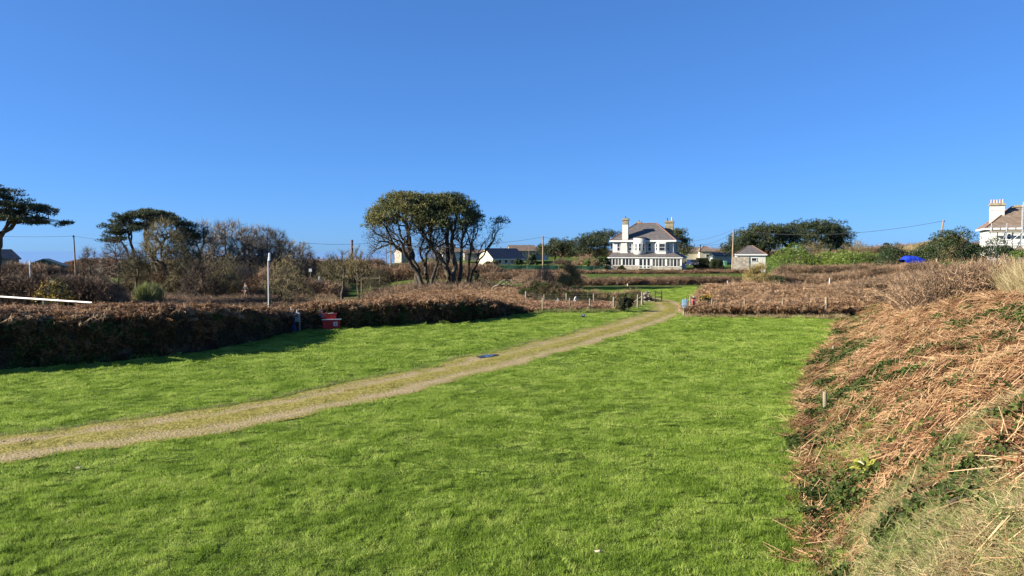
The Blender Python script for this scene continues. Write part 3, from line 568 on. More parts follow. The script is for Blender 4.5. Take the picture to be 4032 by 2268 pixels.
patch_scatter('rough_grass', 'greener rough weeds mixed into the tan grass behind the hedge', 'grass', q((300, 40), (1180, 43), (1420, 50), (1450, 62), (900, 74), (300, 70)), 1500, [pr_tuft(60, .15, .35, .016, .8, .6, 3) for _ in range(4)], ['grass_rough'], (.6, 1.3))
patch_scatter('dead_grass', 'tall bleached grass clump between the hedge bank and wind bent trees', 'grass', q((1240, 55), (1360, 55), (1370, 63), (1260, 63)), 260, [pr_tuft(30, .15, 1.3, .02, .3, .3, 4) for _ in range(3)], ['grass_dry'], (.6, 1.1))
patch_scatter('bramble', 'low brown weeds and brambles over the floor of the low garden', 'bramble', q((440, 72), (1300, 66), (1320, 86), (440, 90)), 2600, BRM, ['bramble'], (.5, 1.0))
patch_scatter('bracken', 'dead bracken scraps over the floor of the low garden', 'bracken', q((440, 72), (1300, 66), (1320, 86), (440, 90)), 1300, BRK, ['frond_brown', 'frond_brown'], (.5, .9))
# bracken plot right of the gap
mound = lambda P: 1.0 * np.exp(-(((P[:, 0] - 19) / 7) ** 2 + ((P[:, 1] - 58) / 9) ** 2))
patch_scatter('bracken', 'dense dead bracken plot behind the right hand wire fence', 'bracken', q((2712, 47.2), (3010, 47), (3260, 46.5), (3400, 47), (3420, 60), (3380, 78), (2960, 78), (2850, 66)), 5600, BRKT, ['bracken_pale', 'bracken_pale'], (.85, 1.35), hfun=mound)
patch_scatter('bramble', 'brown brambles tangled through the fenced bracken plot', 'bramble', q((2800, 49), (3390, 48), (3420, 60), (3380, 78), (2960, 76)), 420, BRM, ['bramble'], (.9, 1.5), hfun=mound)
# bracken bed inside the left hand wire fence
patch_scatter('bracken', 'dead bracken bed enclosed by the left hand wire fence', 'bracken', q((2050, 50.6), (2420, 51), (2440, 56), (2070, 57.5)), 1500, BRK, ['bracken_pale', 'frond_brown'], (.8, 1.3))
patch_scatter('rough_grass', 'yellow green grass tussocks at the foot of the left hand fence', 'grass', q((2120, 49.6), (2430, 50), (2450, 51), (2120, 51)), 420, [pr_tuft(60, .15, .42, .014, .7, .7, 3) for _ in range(3)], ['grass_rough'], (.6, 1.2))
patch_scatter('rough_grass', 'straw coloured grass at the foot of the right hand fence', 'grass', q((2705, 46.6), (3330, 45.4), (3330, 46.6), (2705, 47.6)), 620, [pr_tuft(60, .15, .34, .014, .7, .7, 3) for _ in range(3)], ['grass_dry'], (.6, 1.2))
# mid and far hedge rows
def far_hedge(label, px0, px1, Y0, Y1, pyb, pyt, covers, w_=2.0, seed=0, hs=None, **kw):
    n = 8; pts = [gp(px0 + (px1 - px0) * i / n, Y0 + (Y1 - Y0) * i / n)[:2] for i in range(n + 1)]
    h_ = hs or [zt(pyt, (Y0 + Y1) / 2) - .3] * 2
    return hedge('hedge', label, pts, [w_, w_], h_, covers, seed=seed, **kw)
brk_cov = lambda n, sc=(.6, 1.0): [('bracken', BRKF, ['frond_brown', 'frond_brown'], n, sc, .4, -.1, None)]
brm_cov = lambda n, sc=(.9, 1.6): [('bramble', BRM, ['bramble'], n, sc, .5, -.05, None)]
leaf_cov = lambda n, m='shrub_dark', sc=(.8, 1.4): [('foliage', LFC, [m], n, sc, .8, -.05, None)]
far_hedge('brown bracken hedge across the far side of the second green field', 2270, 2960, 89, 93, 0, 0, brk_cov(1900, (.35, .6)) + brm_cov(500, (.6, 1)), 2.4, 5, [.3, .5, .55, .6, .6, .5])
far_hedge('reddish brown hedge row just below the white house', 1880, 3000, 133, 137, 0, 0, brk_cov(2600, (.5, .8)) + brm_cov(500, (.6, 1.1)), 2.5, 6, [.4, .35, .3, .25, .3, .35, .45])
far_hedge('low scrub hedge of grey brown twigs right of the twin pines', 1880, 2300, 104, 100, 0, 0, brm_cov(1300, (.7, 1.3)) + leaf_cov(300), 2.2, 7, [.4, .5, .45, .3])
far_hedge('dark earth and ivy bank behind the left hand wire fence', 2030, 2560, 64, 61, 0, 0, leaf_cov(900, 'ivy', (.4, .7)) + brm_cov(300, (.4, .8)) + [('ivy', IVY, ['ivy'], 1300, (.5, 1.0), .9, 0, None)], 2.0, 8, [1.5, 1.45, .9, .45, .4, .5, .75])
far_hedge('clipped bright green hedge in front of the cream bungalow', 1880, 2230, 152, 152, 0, 0, leaf_cov(2600, 'shrub_green', (.7, 1.1)), 1.6, 9, [1.15, 1.15], flat=.25, lump=.05)
far_hedge('dark shaded hedge along the low garden on the left', -60, 455, 70, 72, 0, 0, leaf_cov(2400, 'hedge_leaf', (.7, 1.2)) + brm_cov(500), 2.6, 10, [2.35, 2.4, 2.3, 2.2, 2.2], lump=.12)
far_hedge('dull brown bramble hedge behind the person in the low garden', 480, 1320, 92, 88, 0, 0, brm_cov(2600, (1, 1.9)) + leaf_cov(400, 'hedge_leaf'), 3, 11, [1.7, 1.8, 1.6, 1.2, .4])
far_hedge('brown bramble bank beyond the fenced bracken plot', 2960, 3720, 86, 82, 0, 0, brm_cov(3600, (.7, 1.2)) + brk_cov(700, (.5, .8)) + [('foliage', LFC, ['shrub_dark'], 900, (.6, 1.1), .8, .1, lambda P, N: sm_noise(P[:, 0], P[:, 1], .3, 7) > .3)], 5, 12, [.6, .75, .65, .4, .1])
far_hedge('olive green hedge strip in front of the rounded garden shrubs', 3060, 3560, 112, 108, 0, 0, leaf_cov(1800, 'shrub_dark') + brm_cov(800, (1, 1.5)), 4, 13, [1.1, 1.2, 1.0, .6, .4])
far_hedge('thick bramble bank below the blue tarpaulin', 3330, 4150, 62, 60, 0, 0, brm_cov(3600, (.8, 1.3)) + [('foliage', LFC, ['shrub_dark'], 900, (.5, .9), .8, .1, lambda P, N: sm_noise(P[:, 0], P[:, 1], .35, 5) > .2), ('dead_grass', [pr_tuft(24, .2, .9, .02, .4, .3, 3) for _ in range(3)], ['grass_dry'], 1200, (.7, 1.2), .3, 0, lambda P, N: sm_noise(P[:, 0], P[:, 1], .3, 6) > .25)] + brk_cov(400, (.5, .8)), 5, 14, [.2, .3, .15, .4, .7])
far_hedge('tall dark clipped garden hedge beside the white house', 2738, 2800, 163, 163, 0, 0, leaf_cov(1200, 'hedge_leaf', (.7, 1.1)), 1.5, 15, [2.5, 2.5], flat=.2, lump=.05)
far_hedge('olive clipped hedge between the dark hedge and green bin', 2798, 2852, 161, 161, 0, 0, leaf_cov(1000, 'shrub_dark', (.7, 1.1)), 1.5, 16, [2.3, 2.3], flat=.2, lump=.05)
far_hedge('brown orange bracken rise beyond the low garden', 190, 460, 150, 150, 0, 0, brk_cov(1800, (.9, 1.5)), 12, 17, [2.4, 3.4, 3.4, 2.8], core='thatch', flat=.8)
far_hedge('low grey green scrub belt on the far skyline behind the houses', 1950, 3900, 240, 240, 0, 0, leaf_cov(3000, 'shrub_dark', (1.2, 2.4)) + brm_cov(1500, (1.5, 3)), 6, 31, [.5, .9, .3, .6, .9, .4, .8, .5, .9])
far_hedge('dark scrub belt behind the bare trees', 560, 1500, 126, 126, 0, 0, brm_cov(3200, (1.2, 2.4)), 6, 18, [2.6, 3.0, 3.0, 2.7, 2.6, 2.4])
far_hedge('brown scrub edge at the left below the tall pine', -80, 190, 92, 92, 0, 0, brm_cov(1500, (1.2, 2.2)) + leaf_cov(200, 'hedge_leaf'), 5, 19, [2.6, 2.6, 2.2])
far_hedge('dull scrub running behind the twin pines', 1420, 1960, 112, 108, 0, 0, brm_cov(1800, (1, 2)), 4, 20, [1.6, 1.3, 1.0])
far_hedge('tan dead grass hill beside the leaning pole', 3480, 3760, 150, 140, 0, 0, [('dead_grass', [pr_tuft(30, .3, 1.2, .05, .4, .3, 3) for _ in range(3)], ['grass_dry'], 1600, (.7, 1.2), .3, 0, None)], 10, 21, [2.0, 3.2, 4.4], core='thatch', flat=.7)

# ---------------------------------------------------------------- trees
def skeleton(base, targets, rtip, expo=.5, frac=.42, jit=.10, sub=2, bend=.25):
    """branches that keep splitting their set of targets; returns segments (p0, p1, r0, r1)"""
    P0, P1, R0, R1 = [], [], [], []
    targets = np.asarray(targets, float)
    def seg(p, q, r0, r1, d0):
        L = np.linalg.norm(q - p); mid = p + d0 * L * bend
        prev = p
        for i in range(1, sub + 1):
            t = i / sub; c = (1 - t) ** 2 * p + 2 * t * (1 - t) * (.5 * (p + q) * (1 - bend) + mid * bend + (p + q) * .0) + t * t * q
            if i < sub: c = c + rng.normal(size=3) * L * jit * .4
            else: c = q
            P0.append(prev); P1.append(c); R0.append(r0 + (r1 - r0) * (i - 1) / sub); R1.append(r0 + (r1 - r0) * t); prev = c
    st = [(np.array(base, float), np.arange(len(targets)), np.array((0, 0, 1.)))]
    while st:
        p, ix, d0 = st.pop(); n = len(ix); T = targets[ix]
        if n == 1: seg(p, T[0], rtip * 1.3, rtip * .5, d0); continue
        c = T.mean(0); L = np.linalg.norm(c - p); f = frac * rng.uniform(.75, 1.2)
        q = p + (c - p) * f + d0 * L * .08 + rng.normal(size=3) * L * jit * .5; r = rtip * n ** expo
        seg(p, q, r * 1.06, r * .93, d0); d = norm(q - p)
        v = T - c; ax = rng.normal(size=3) if n < 6 else np.linalg.svd(v[rng.choice(n, min(n, 60), False)], full_matrices=False)[2][0] + rng.normal(size=3) * .25
        s_ = v @ ax; m = s_ > np.median(s_) + rng.normal() * .1 * s_.std()
        if m.all() or not m.any(): m = np.arange(n) < n // 2
        st += [(q, ix[m], d), (q, ix[~m], d)]
    return np.array(P0), np.array(P1), np.array(R0), np.array(R1)
def wood(sk, thick=.05):
    P0, P1, R0, R1 = sk; b = R0 > thick; gs = []
    if b.any(): gs.append(tubes(P0[b], P1[b] + (P1[b] - P0[b]) * .04, R0[b], R1[b], 8))
    m = ~b & (R0 > .018)
    if m.any(): gs.append(tubes(P0[m], P1[m], R0[m], R1[m], 5))
    s = R0 <= .018
    if s.any(): gs.append(tubes(P0[s], P1[s], R0[s], R1[s], 3))
    return cat(gs)
def needles(T, n, rx, rz, ln=.30, wd=.05):
    """needle tufts in flat pads about the targets"""
    k = len(T); C0 = np.repeat(T, n, 0) + ball(k * n) * np.array((rx, rx, rz)); m = 5; B = np.repeat(C0, m, 0)
    d = rng.normal(size=(len(B), 3)) * .8; d[:, 2] += .75; return blades(B, d, ln * rng.uniform(.6, 1.2, len(B)), wd, .1, 1)
def dome(n, rx, ry, z0, z1, thick=.8, power=2.0, cx=0, cy=0):
    """points under an umbrella surface; z1 at the middle, z0 at the rim"""
    r = rng.random(n) ** .5; a = rng.uniform(0, 6.283, n); z = z1 - (z1 - z0) * r ** power - rng.random(n) ** 1.5 * thick
    return np.stack([cx + rx * r * np.cos(a), cy + ry * r * np.sin(a), z], 1)
def pine(label, px, Y, pads, stems=((0, 0),), leaf='pine', bare=None, rtip=.028, npad=26, rx=.62, rz=.32, group=None, z=None, name='pine_tree', ln=.34, wd=.06, frac=.40):
    b = gp(px, Y); z_ = b[2] if z is None else z; t = thing(name, label, 'tree', (b[0], Y, z_ - .1), group=group); T = np.asarray(pads)
    al = T if bare is None else np.concatenate([T, bare]); st = np.array(stems, float); own = np.argmin(np.linalg.norm(al[:, None, :2] - (st[None] * 3), axis=2), 1); gs = []
    for k, s in enumerate(st):
        if (own == k).sum() > 1: part('trunk', wood(skeleton((s[0], s[1], 0), al[own == k], rtip, .48, frac, .14, 3)), 'bark', t, True)
    part('crown', needles(T, npad, rx, rz, ln, wd), leaf, t)
    if bare is not None:
        B = np.repeat(np.asarray(bare), 9, 0) + ball(len(bare) * 9, .45); d = rng.normal(size=B.shape) * .8; d[:, 2] += .6; part('dead_twigs', blades(B, d, .6 * rng.uniform(.4, 1.2, len(B)), .03, .1, 2), 'bark', t)
    return t
M78 = 78 / FPX
def loc_(px, py, Y, px0): return (px - px0) / FPX * Y, zt(py, Y)
# the two big pines: umbrella crowns side by side
Yp = 78; z0 = .3
def lift(a): return np.asarray(a) - (0, 0, z0)
L1 = np.concatenate([dome(300, 3.7, 3.6, 7.7, 10.3, 1.4, 3.2, -2.7, 0), dome(30, 1.3, 2, 7.2, 8.2, .5, 2, -5.2, -.5), dome(34, 1.9, 1.6, 7.1, 8.0, .6, 2, .5, -1.8)])
bare1 = np.concatenate([dome(260, 4.2, 4, 5.8, 9.0, 3.0, 1.8, -2.5, 0), np.stack([rng.uniform(-6.6, -3.8, 30), rng.uniform(-2, 2, 30), rng.uniform(4.4, 6.8, 30)], 1)])
pine('big flat topped pine with green brown umbrella crown, left one of the twin pines', 1690, Yp, lift(L1), ((-1.1, .2), (-.7, -.35), (-.25, .3), (.15, -.25), (.5, .2)), bare=lift(bare1), z=z0, rtip=.020, frac=.30, npad=15, rx=.78, rz=.36)
R1_ = np.concatenate([dome(90, 2.2, 3.0, 8.6, 10.25, 1.3, 3, -2.9, 0), dome(320, 3.5, 3.6, 7.5, 10.3, 1.6, 3.2, -.95, 0), dome(14, .9, 1.6, 7.4, 8.3, .5, 2, 1.8, 0), dome(7, .75, .7, 7.35, 7.75, .25, 2, 4.55, -.2)])
bare2 = np.concatenate([dome(260, 3.7, 4, 5.4, 8.8, 3.2, 1.8, -.6, 0), np.stack([rng.uniform(3.4, 5.2, 26), rng.uniform(-1.4, 1.4, 26), rng.uniform(5.0, 7.2, 26)], 1)])
pine('big round topped pine with a small outlying tuft, right one of the twin pines', 1800, Yp + 1, lift(R1_), ((-.5, .2), (-.1, -.35), (.3, .3), (.75, -.15), (1.15, .1)), bare=lift(bare2), z=z0, rtip=.020, frac=.30, npad=15, rx=.78, rz=.36)
# tall pine cut by the left frame edge
def pads_px(lst, Y, px0, zb, dy=1.6, n=5, spread=.5, zj=.14):
    out = []
    for px, py in lst:
        x, z = loc_(px, py, Y, px0)
        out.append(np.stack([x + rng.normal(size=n) * spread, rng.normal(size=n) * dy, z - zb + rng.normal(size=n) * zj], 1))
    return np.concatenate(out)
zb = float(gz(-48, 70))
lp = [(p_ - 25, q_) for p_, q_ in [(-60, 740), (-10, 735), (30, 752), (60, 775), (-90, 760), (90, 805), (130, 812), (170, 815), (40, 800), (0, 790), (-60, 800), (-120, 800), (20, 830), (80, 835), (-40, 840), (60, 858), (120, 858), (165, 868), (190, 870), (10, 855), (-130, 850)]]
pine('tall spreading pine with layered dark crown rising above the scrub', 14, 70, pads_px(lp, 70, 14, zb, 1.7, 9, .5), ((0, 0),), 'pine_dark', npad=34, rx=.66, rz=.2, ln=.3)
zb = float(gz(*gp(560, 96)[:2]))
a_ = [(440, 890), (470, 868), (500, 852), (530, 845), (560, 842), (455, 915), (480, 905), (520, 885), (545, 895), (440, 945), (460, 940), (590, 840)]
pine('slender dark pine left of the bare trees, with tiers of foliage', 520, 96, pads_px(a_, 96, 520, zb, 1.0, 10, .5), ((0, 0), (.5, .3)), 'pine_dark', npad=30, rx=.72, rz=.26)
b_ = [(570, 838), (600, 832), (630, 838), (660, 845), (590, 858), (640, 862), (690, 862), (700, 880), (730, 882), (570, 880), (745, 905), (770, 925), (740, 930)]
pine('broad dark pine behind the twiggy grey tree on the left', 600, 102, pads_px(b_, 102, 600, zb, 1.2, 11, .6), ((0, 0),), 'pine_dark', npad=34, rx=.8, rz=.3)
for (px, Y, lst, lab) in ((2330, 178, [(2285, 950), (2310, 940), (2340, 930), (2370, 925), (2300, 965), (2350, 955), (2395, 925), (2280, 980), (2330, 985), (2380, 960), (2380, 990)], 'dark pine standing behind the left end of the white house'),
                         (2680, 186, [(2650, 920), (2672, 915), (2685, 945), (2690, 965), (2680, 990), (2665, 940), (2640, 930)], 'dark conifer peeping out behind the right end of the white house'),
                         (2180, 190, [(2145, 985), (2160, 970), (2185, 960), (2210, 958), (2235, 962), (2250, 975), (2170, 985), (2215, 980), (2240, 992)], 'rounded dark evergreen right of the bare wooden pole'),
                         (2990, 168, [(2915, 935), (2935, 920), (2965, 905), (2990, 900), (3015, 898), (2950, 945), (2905, 955), (2985, 930), (3020, 925), (3050, 915), (2930, 975), (2970, 970), (3040, 950), (2870, 970), (2890, 985), (3000, 955), (3030, 975), (2950, 955)], 'wind swept pine left of the group behind the stone outbuilding'),
                         (3120, 172, [(3060, 905), (3090, 900), (3120, 895), (3150, 900), (3080, 930), (3110, 925), (3145, 925), (3060, 950), (3130, 955), (3095, 970)], 'middle pine of the group behind the stone outbuilding'),
                         (3240, 166, [(3180, 890), (3205, 885), (3235, 882), (3265, 888), (3295, 900), (3310, 925), (3190, 915), (3225, 910), (3260, 915), (3290, 930), (3305, 945), (3200, 945), (3250, 945), (3280, 965), (3180, 965), (3230, 970), (3310, 970), (3170, 930)], 'right pine with the highest top in the group behind the outbuilding')):
    zb = float(gz(*gp(px, Y)[:2]))
    pine(lab, px, Y, pads_px(lst, Y, px, zb, 1.8, 16, 1.0, .55), ((0, 0), (.7, .4)), 'pine_dark', npad=22, rx=1.1, rz=.7, ln=.5, wd=.10)

# bare deciduous trees
def bare_tree(h, rx, n, m, rtip=.013, z0f=.45, fan=11):
    T = dome(n, rx, rx, h * z0f, h, h * .35, 2.4); T[:, 2] += rng.normal(size=n) * .12
    sk = skeleton((0, 0, 0), T, rtip, .5, .36, .10, 2, .45); g = wood(sk)
    k = rng.integers(0, len(sk[0]), n * fan); k = k[sk[2][k] < rtip * 4]; B = sk[0][k] + (sk[1][k] - sk[0][k]) * rng.random((len(k), 1)); d = norm(sk[1][k] - sk[0][k]) * .9 + rng.normal(size=(len(k), 3)) * .55; d[:, 2] += .45
    tw = blades(B, d, h * .095 * rng.uniform(.5, 1.3, len(k)), .028, -.15, 2); return g, tw
def mk_bare(name, label, loc, h, rx, n, m='twig', **kw):
    t = thing(name, label, 'tree', loc); g, tw = bare_tree(h, rx, n, m, **kw); part('trunk', g, 'bark', t); part('crown', tw, m, t); return t
def gl(px, Y, dz=-.08): p = gp(px, Y); return (p[0], p[1], p[2] + dz)
def ht(px, py, Y): return zt(py, Y) - float(gp(px, Y)[2])
bt1 = mk_bare('bare_tree', 'fan shaped leafless tree with clear dark limbs between twiggy neighbours', gl(915, 108), ht(915, 862, 108), 4.3, 480)
bt2 = mk_bare('bare_tree', 'dense grey brown leafless tree in front of the broad dark pine', gl(645, 90), ht(645, 868, 90), 3.3, 420, 'twig_olive', fan=16)
bt3 = mk_bare('bare_tree', 'thin leafless tree just right of the dense grey brown tree', gl(790, 104), ht(790, 862, 104), 2.9, 300)
dup(bt1, gl(1035, 112), 2.1, .93, 'leafless tree with crowded fine twigs right of the fan shaped tree')
dup(bt1, gl(1130, 116), 4.0, (.80, .80, .72), 'lower leafless tree tailing off the bare row towards the twin pines')
dup(bt3, gl(850, 114), 1.0, 1.0, 'leafless sapling crowd behind the fan shaped bare tree')
dup(bt3, gl(1200, 122), 2.4, .72, 'small leafless tree beside the thin dark pole')
dup(bt3, gl(352, 100), 3.0, (.62, .62, .62), 'pale leafless sapling over the orange bracken rise')
dup(bt3, gl(455, 94), 4.4, (.8, .8, .72), 'dark leafless tree under the lowest tier of the slender pine')
bt4 = mk_bare('bare_tree', 'wind bent bare thorn tree with flattened twiggy head', gl(1345, 84), ht(1345, 985, 84), 2.3, 180, 'twig_olive', fan=14, z0f=.55)
dup(bt4, gl(1412, 82), 2.6, (.75, .75, 1.08), 'narrow wind bent thorn tree with a forked pale trunk')
dup(bt1, gl(980, 104), 5.2, (.8, .8, .9), 'leafless tree filling the gap right of the fan shaped tree')
dup(bt2, gl(720, 98), 1.3, (.8, .8, .92), 'grey brown leafless tree against the broad dark pine')
dup(bt1, gl(1080, 108), 3.4, (.8, .8, .86), 'leafless tree with upright twigs behind the white lamp post')
dup(bt2, gl(530, 88), 2.2, (.62, .62, .62), 'low dark leafless tree at the foot of the slender pine')
dup(bt3, gl(1740, 120), .5, (.8, .8, .6), 'bare tree half hidden behind the twin pines')
# twiggy scrub bushes: one bush of canes per thing
def scrub(h, rx, n=130, fan=20, rtip=.010):
    T = dome(n, rx, rx, h * .25, h, h * .5, 2.0); gs = []
    for _ in range(4):
        k = rng.random(n) < .3
        if k.sum() > 3: gs.append(skeleton((*rng.normal(size=2) * rx * .18, 0), T[k], rtip, .5, .38, .14, 2, .4))
    g = cat([wood(s) for s in gs]); sk = tuple(np.concatenate([s[i] for s in gs]) for i in range(4))
    k = rng.integers(0, len(sk[0]), n * fan); B = sk[0][k] + (sk[1][k] - sk[0][k]) * rng.random((len(k), 1)); B += ball(len(k), .25); d = rng.normal(size=(len(k), 3)) * .7; d[:, 2] += .7
    return g, blades(B, d, .55 * rng.uniform(.4, 1.2, len(k)), .022, .1, 2)
def mk_scrub(name, label, loc, h, rx, m='twig', cat_='bush', **kw):
    t = thing(name, label, cat_, loc); g, tw = scrub(h, rx, **kw); part('stem', g, 'bark' if m != 'willow_twig' else 'willow_twig', t); part('twigs', tw, m, t); return t
sc1 = mk_scrub('thorn_bush', 'big olive brown thorn bush beside the white lamp post', gl(1130, 74), ht(1130, 985, 74), 3.0, 'twig_olive', n=260)
sc2 = mk_scrub('thorn_bush', 'reddish brown thorn bush behind the white lamp post', gl(1060, 90), ht(1060, 1030, 90), 2.6, 'bramble', n=220)
for (src, px, Y, py, rz, wx, lab) in ((sc1, 880, 86, 985, 1.2, .95, 'olive thorn bush below the fan shaped bare tree'), (sc2, 780, 84, 1000, 2.2, 1.0, 'brown thorn bush right of the dense grey brown tree'), (sc1, 700, 88, 1010, 3.3, .8, 'dark thorn bush under the dense grey brown tree'),
        (sc2, 1205, 106, 985, 4.1, 1.0, 'brown thorn bush above the white trestle'), (sc1, 1310, 98, 985, 5.0, .9, 'thorn bush behind the wind bent thorn tree'), (sc2, 960, 92, 1020, .4, 1.1, 'thorn bush above the standing person'), (sc1, 570, 92, 1040, 2.9, .9, 'thorn bush among the trunks of the dark pines'),
        (sc2, 380, 90, 1060, 1.9, .8, 'low brown bush left of the slender dark pine'), (sc2, 60, 84, 1055, .9, 1.1, 'brown bush in front of the dark gabled roof'), (sc1, 1480, 92, 1040, 1.6, .7, 'bush at the left foot of the twin pines'),
        (sc2, 2060, 90, 1075, 3.9, .8, 'grey brown bush left of the fallen pale branches'), (sc2, 2310, 165, 995, 5.1, 1.3, 'reddish leafless shrub left of the white house'), (sc2, 2220, 168, 1010, 1.1, 1.2, 'reddish leafless shrub right of the bare wooden pole'),
        (sc1, 3190, 142, 942, .7, 1.5, 'rounded pinkish grey leafless shrub below the highest pine'), (sc1, 3370, 128, 935, 2.0, 1.2, 'rounded tan leafless shrub left of the gap with sea sky'), (sc2, 3440, 70, 1075, 2.7, 1.0, 'brown bush at the corner of the bracken plot'), (sc1, 1860, 92, 1085, 3.0, .8, 'dead brown bush at the right foot of the twin pines')):
    h0 = src['h0'] if 'h0' in src.keys() else None
    hs = ht(px, py, Y) / (ht(1130, 985, 74) if src is sc1 else ht(1060, 1030, 90)); dup(src, gl(px, Y), rz, (wx * (Y / 85) ** .5, wx * (Y / 85) ** .5, hs), lab)
wl = mk_scrub('willow_bush', 'rounded olive yellow willow bush on the edge of the second field', gl(2245, 80), ht(2245, 1030, 80), 1.55, 'willow_twig', n=200, fan=26)
dup(wl, gl(2990, 84), 2.2, (1.25, 1.25, 1.0), 'wide olive willow bush in front of the stone outbuilding')
dup(sc2, gl(2150, 82), 4.7, (.55, .55, .75), 'sparse bare bush with pale stems left of the willow bush')

# leafy evergreen shrubs
def shrub(rx, ry, h, n, size, lumps=14):
    c = dome(lumps, rx * .72, ry * .72, h * .32, h * .80, h * .3, 1.8); r_ = np.minimum(rx, h) * rng.uniform(.28, .42, lumps)
    k = rng.integers(0, lumps, n); d = norm(rng.normal(size=(n, 3))); d[:, 2] = np.where(d[:, 2] < -.3, -d[:, 2], d[:, 2]); P = c[k] + d * r_[k][:, None] * rng.uniform(.78, 1.08, (n, 1)); P[:, 2] = np.maximum(P[:, 2], .08)
    core = []
    st = skeleton((0, 0, 0), c, .02, .5, .4, .1, 2)
    return cat([leaves(P, size, .5)]), wood(st)
def mk_shrub(name, label, px, Y, pytop, wpx, m, n=3600, size=None, cat_='shrub', sq=.9):
    b = gl(px, Y); h = zt(pytop, Y) - b[2]; rx = wpx / FPX * Y * .5; t = thing(name, label, cat_, b); g, s = shrub(rx, rx * sq, h, n, size or .0016 * Y, max(10, int(8 + rx * 3)))
    part('foliage', g, m, t); part('stem', s, 'bark', t); return t
for a in (('evergreen_shrub', 'bright green rounded shrub, largest in front of the pines', 3130, 130, 962, 230, 'shrub_green', 6000), ('evergreen_shrub', 'bright green shrub right of the largest rounded one', 3230, 128, 972, 150, 'shrub_green', 4500),
          ('evergreen_shrub', 'mid green shrub under the tan leafless shrub', 3325, 124, 980, 170, 'shrub_green', 4500), ('evergreen_shrub', 'yellow green shrub left of the dark low hedge shrub', 3410, 118, 985, 130, 'shrub_green', 3000),
          ('evergreen_shrub', 'olive dome shaped shrub left of the blue tarpaulin', 3525, 100, 958, 190, 'shrub_dark', 5000), ('evergreen_shrub', 'dark green low shrub above the blue tarpaulin', 3650, 98, 955, 170, 'shrub_dark', 4500),
          ('evergreen_shrub', 'tiny dark tree top on the skyline left of the tan hill', 3495, 150, 943, 80, 'pine_dark', 2400), ('evergreen_tree', 'large bushy evergreen beside the leaning pole', 3755, 92, 893, 230, 'shrub_dark', 9000), ('evergreen_shrub', 'evergreen bush in front of the scaffolded house', 3925, 90, 942, 190, 'shrub_dark', 6000),
          ('evergreen_shrub', 'green bush at the corner of the scaffolded house', 4040, 80, 960, 130, 'shrub_green', 4000), ('evergreen_shrub', 'dark round bush right of the cream bungalow', 2092, 160, 993, 70, 'pine_dark', 3600), ('evergreen_shrub', 'green bush at the corner of the cream bungalow', 2042, 162, 1020, 60, 'shrub_dark', 2400),
          ('evergreen_shrub', 'low dark bush under the cream gable wall', 1935, 164, 1022, 80, 'shrub_dark', 2400), ('evergreen_shrub', 'large clipped green bush against the left end of the white house', 2372, 164, 993, 72, 'shrub_dark', 4500), ('evergreen_shrub', 'yellow leaved shrub left of the clipped bush by the white house', 2310, 158, 1024, 50, 'shrub_green', 1500),
          ('evergreen_shrub', 'small shrub by the conservatory corner of the white house', 2378, 156, 1046, 34, 'shrub_dark', 1200), ('evergreen_shrub', 'brown green shrub before the conservatory glazing', 2446, 157, 1042, 36, 'gorse_leaf', 1500), ('evergreen_shrub', 'grey green bush at the foot of the right pine trunk', 1775, 74, 1125, 60, 'shrub_grey', 2600),
          ('evergreen_shrub', 'pale grey green low bush in front of the left pine trunk', 1638, 70, 1140, 40, 'shrub_grey', 1600), ('evergreen_shrub', 'dark evergreen bush behind the right pine trunk', 1870, 84, 1055, 50, 'pine_dark', 3000), ('evergreen_shrub', 'dark green bush between the large evergreen and the scaffolded house', 3850, 94, 940, 110, 'shrub_dark', 3000),
          ('gorse_bush', 'dark gorse bush standing up in the fenced bracken plot', 3080, 64, 1042, 120, 'gorse_leaf', 4200), ('gorse_bush', 'dark gorse bush at the corner of the left hand wire fence', 2462, 50.5, 1150, 78, 'gorse_leaf', 5200), ('gorse_bush', 'gorse bush with yellow flowers behind the red bag box', 2780, 50, 1155, 75, 'gorse_leaf', 2600),
          ):
    nm, lab, px, Y, py, wpx, m, n = a; mk_shrub(nm, lab, px, Y, py, wpx, m, n, None if Y > 30 else .07)
def flowers(o, pts, n, r, size):
    P = np.repeat(pts, n, 0) + ball(len(pts) * n, r); tag(part('flower', leaves(P, size, .5), 'gorse_flower', o), kind='stuff')
for o in [o for o in C.objects if o.name.startswith('gorse_bush')]:
    if 'yellow' in o['label']: flowers(o, np.array([(-.1, -.2, 1.25), (.15, -.3, 1.2), (.35, -.1, 1.3), (-.3, -.3, 1.1)]), 40, .16, .07)
    if 'wire fence' in o['label']: flowers(o, np.array([(-.5, -.4, .95), (-.3, -.5, 1.0)]), 10, .2, .05)
bz = gl(585, 76); bh = ht(585, 1106, 76); t = thing('broom_bush', 'feathery light green broom bush in the low garden', 'bush', bz)
n_ = 3000; B = np.stack([rng.normal(size=n_) * .36 + np.where(rng.random(n_) < .6, -.42, .5), rng.normal(size=n_) * .4, rng.uniform(0, bh * .6, n_) ** 1.0], 1); B[:, 2] *= np.clip(1.15 - .5 * np.abs(np.abs(B[:, 0]) - .42), .2, 1.1); d = rng.normal(size=(n_, 3)) * .3; d[:, 2] = 1; d[:, 0] += B[:, 0] * .25
part('foliage', blades(B, d, bh * rng.uniform(.3, .52, n_), .035, .05, 2), 'broom', t); part('stem', tubes(np.zeros((8, 3)), np.stack([rng.normal(size=8) * .5, rng.normal(size=8) * .4, np.full(8, bh * .6)], 1), .03, .015, 5), 'bark', t)
g = mk_shrub('gorse_bush', 'gorse bush covered in yellow flower beside the shaded garden hedge', 218, 68, 1070, 150, 'gorse_leaf', 3600)
flowers(g, dome(30, 1.6, 1.5, 1.2, 3.1, .5, 1.6, -.2, -.4), 24, .35, .11)

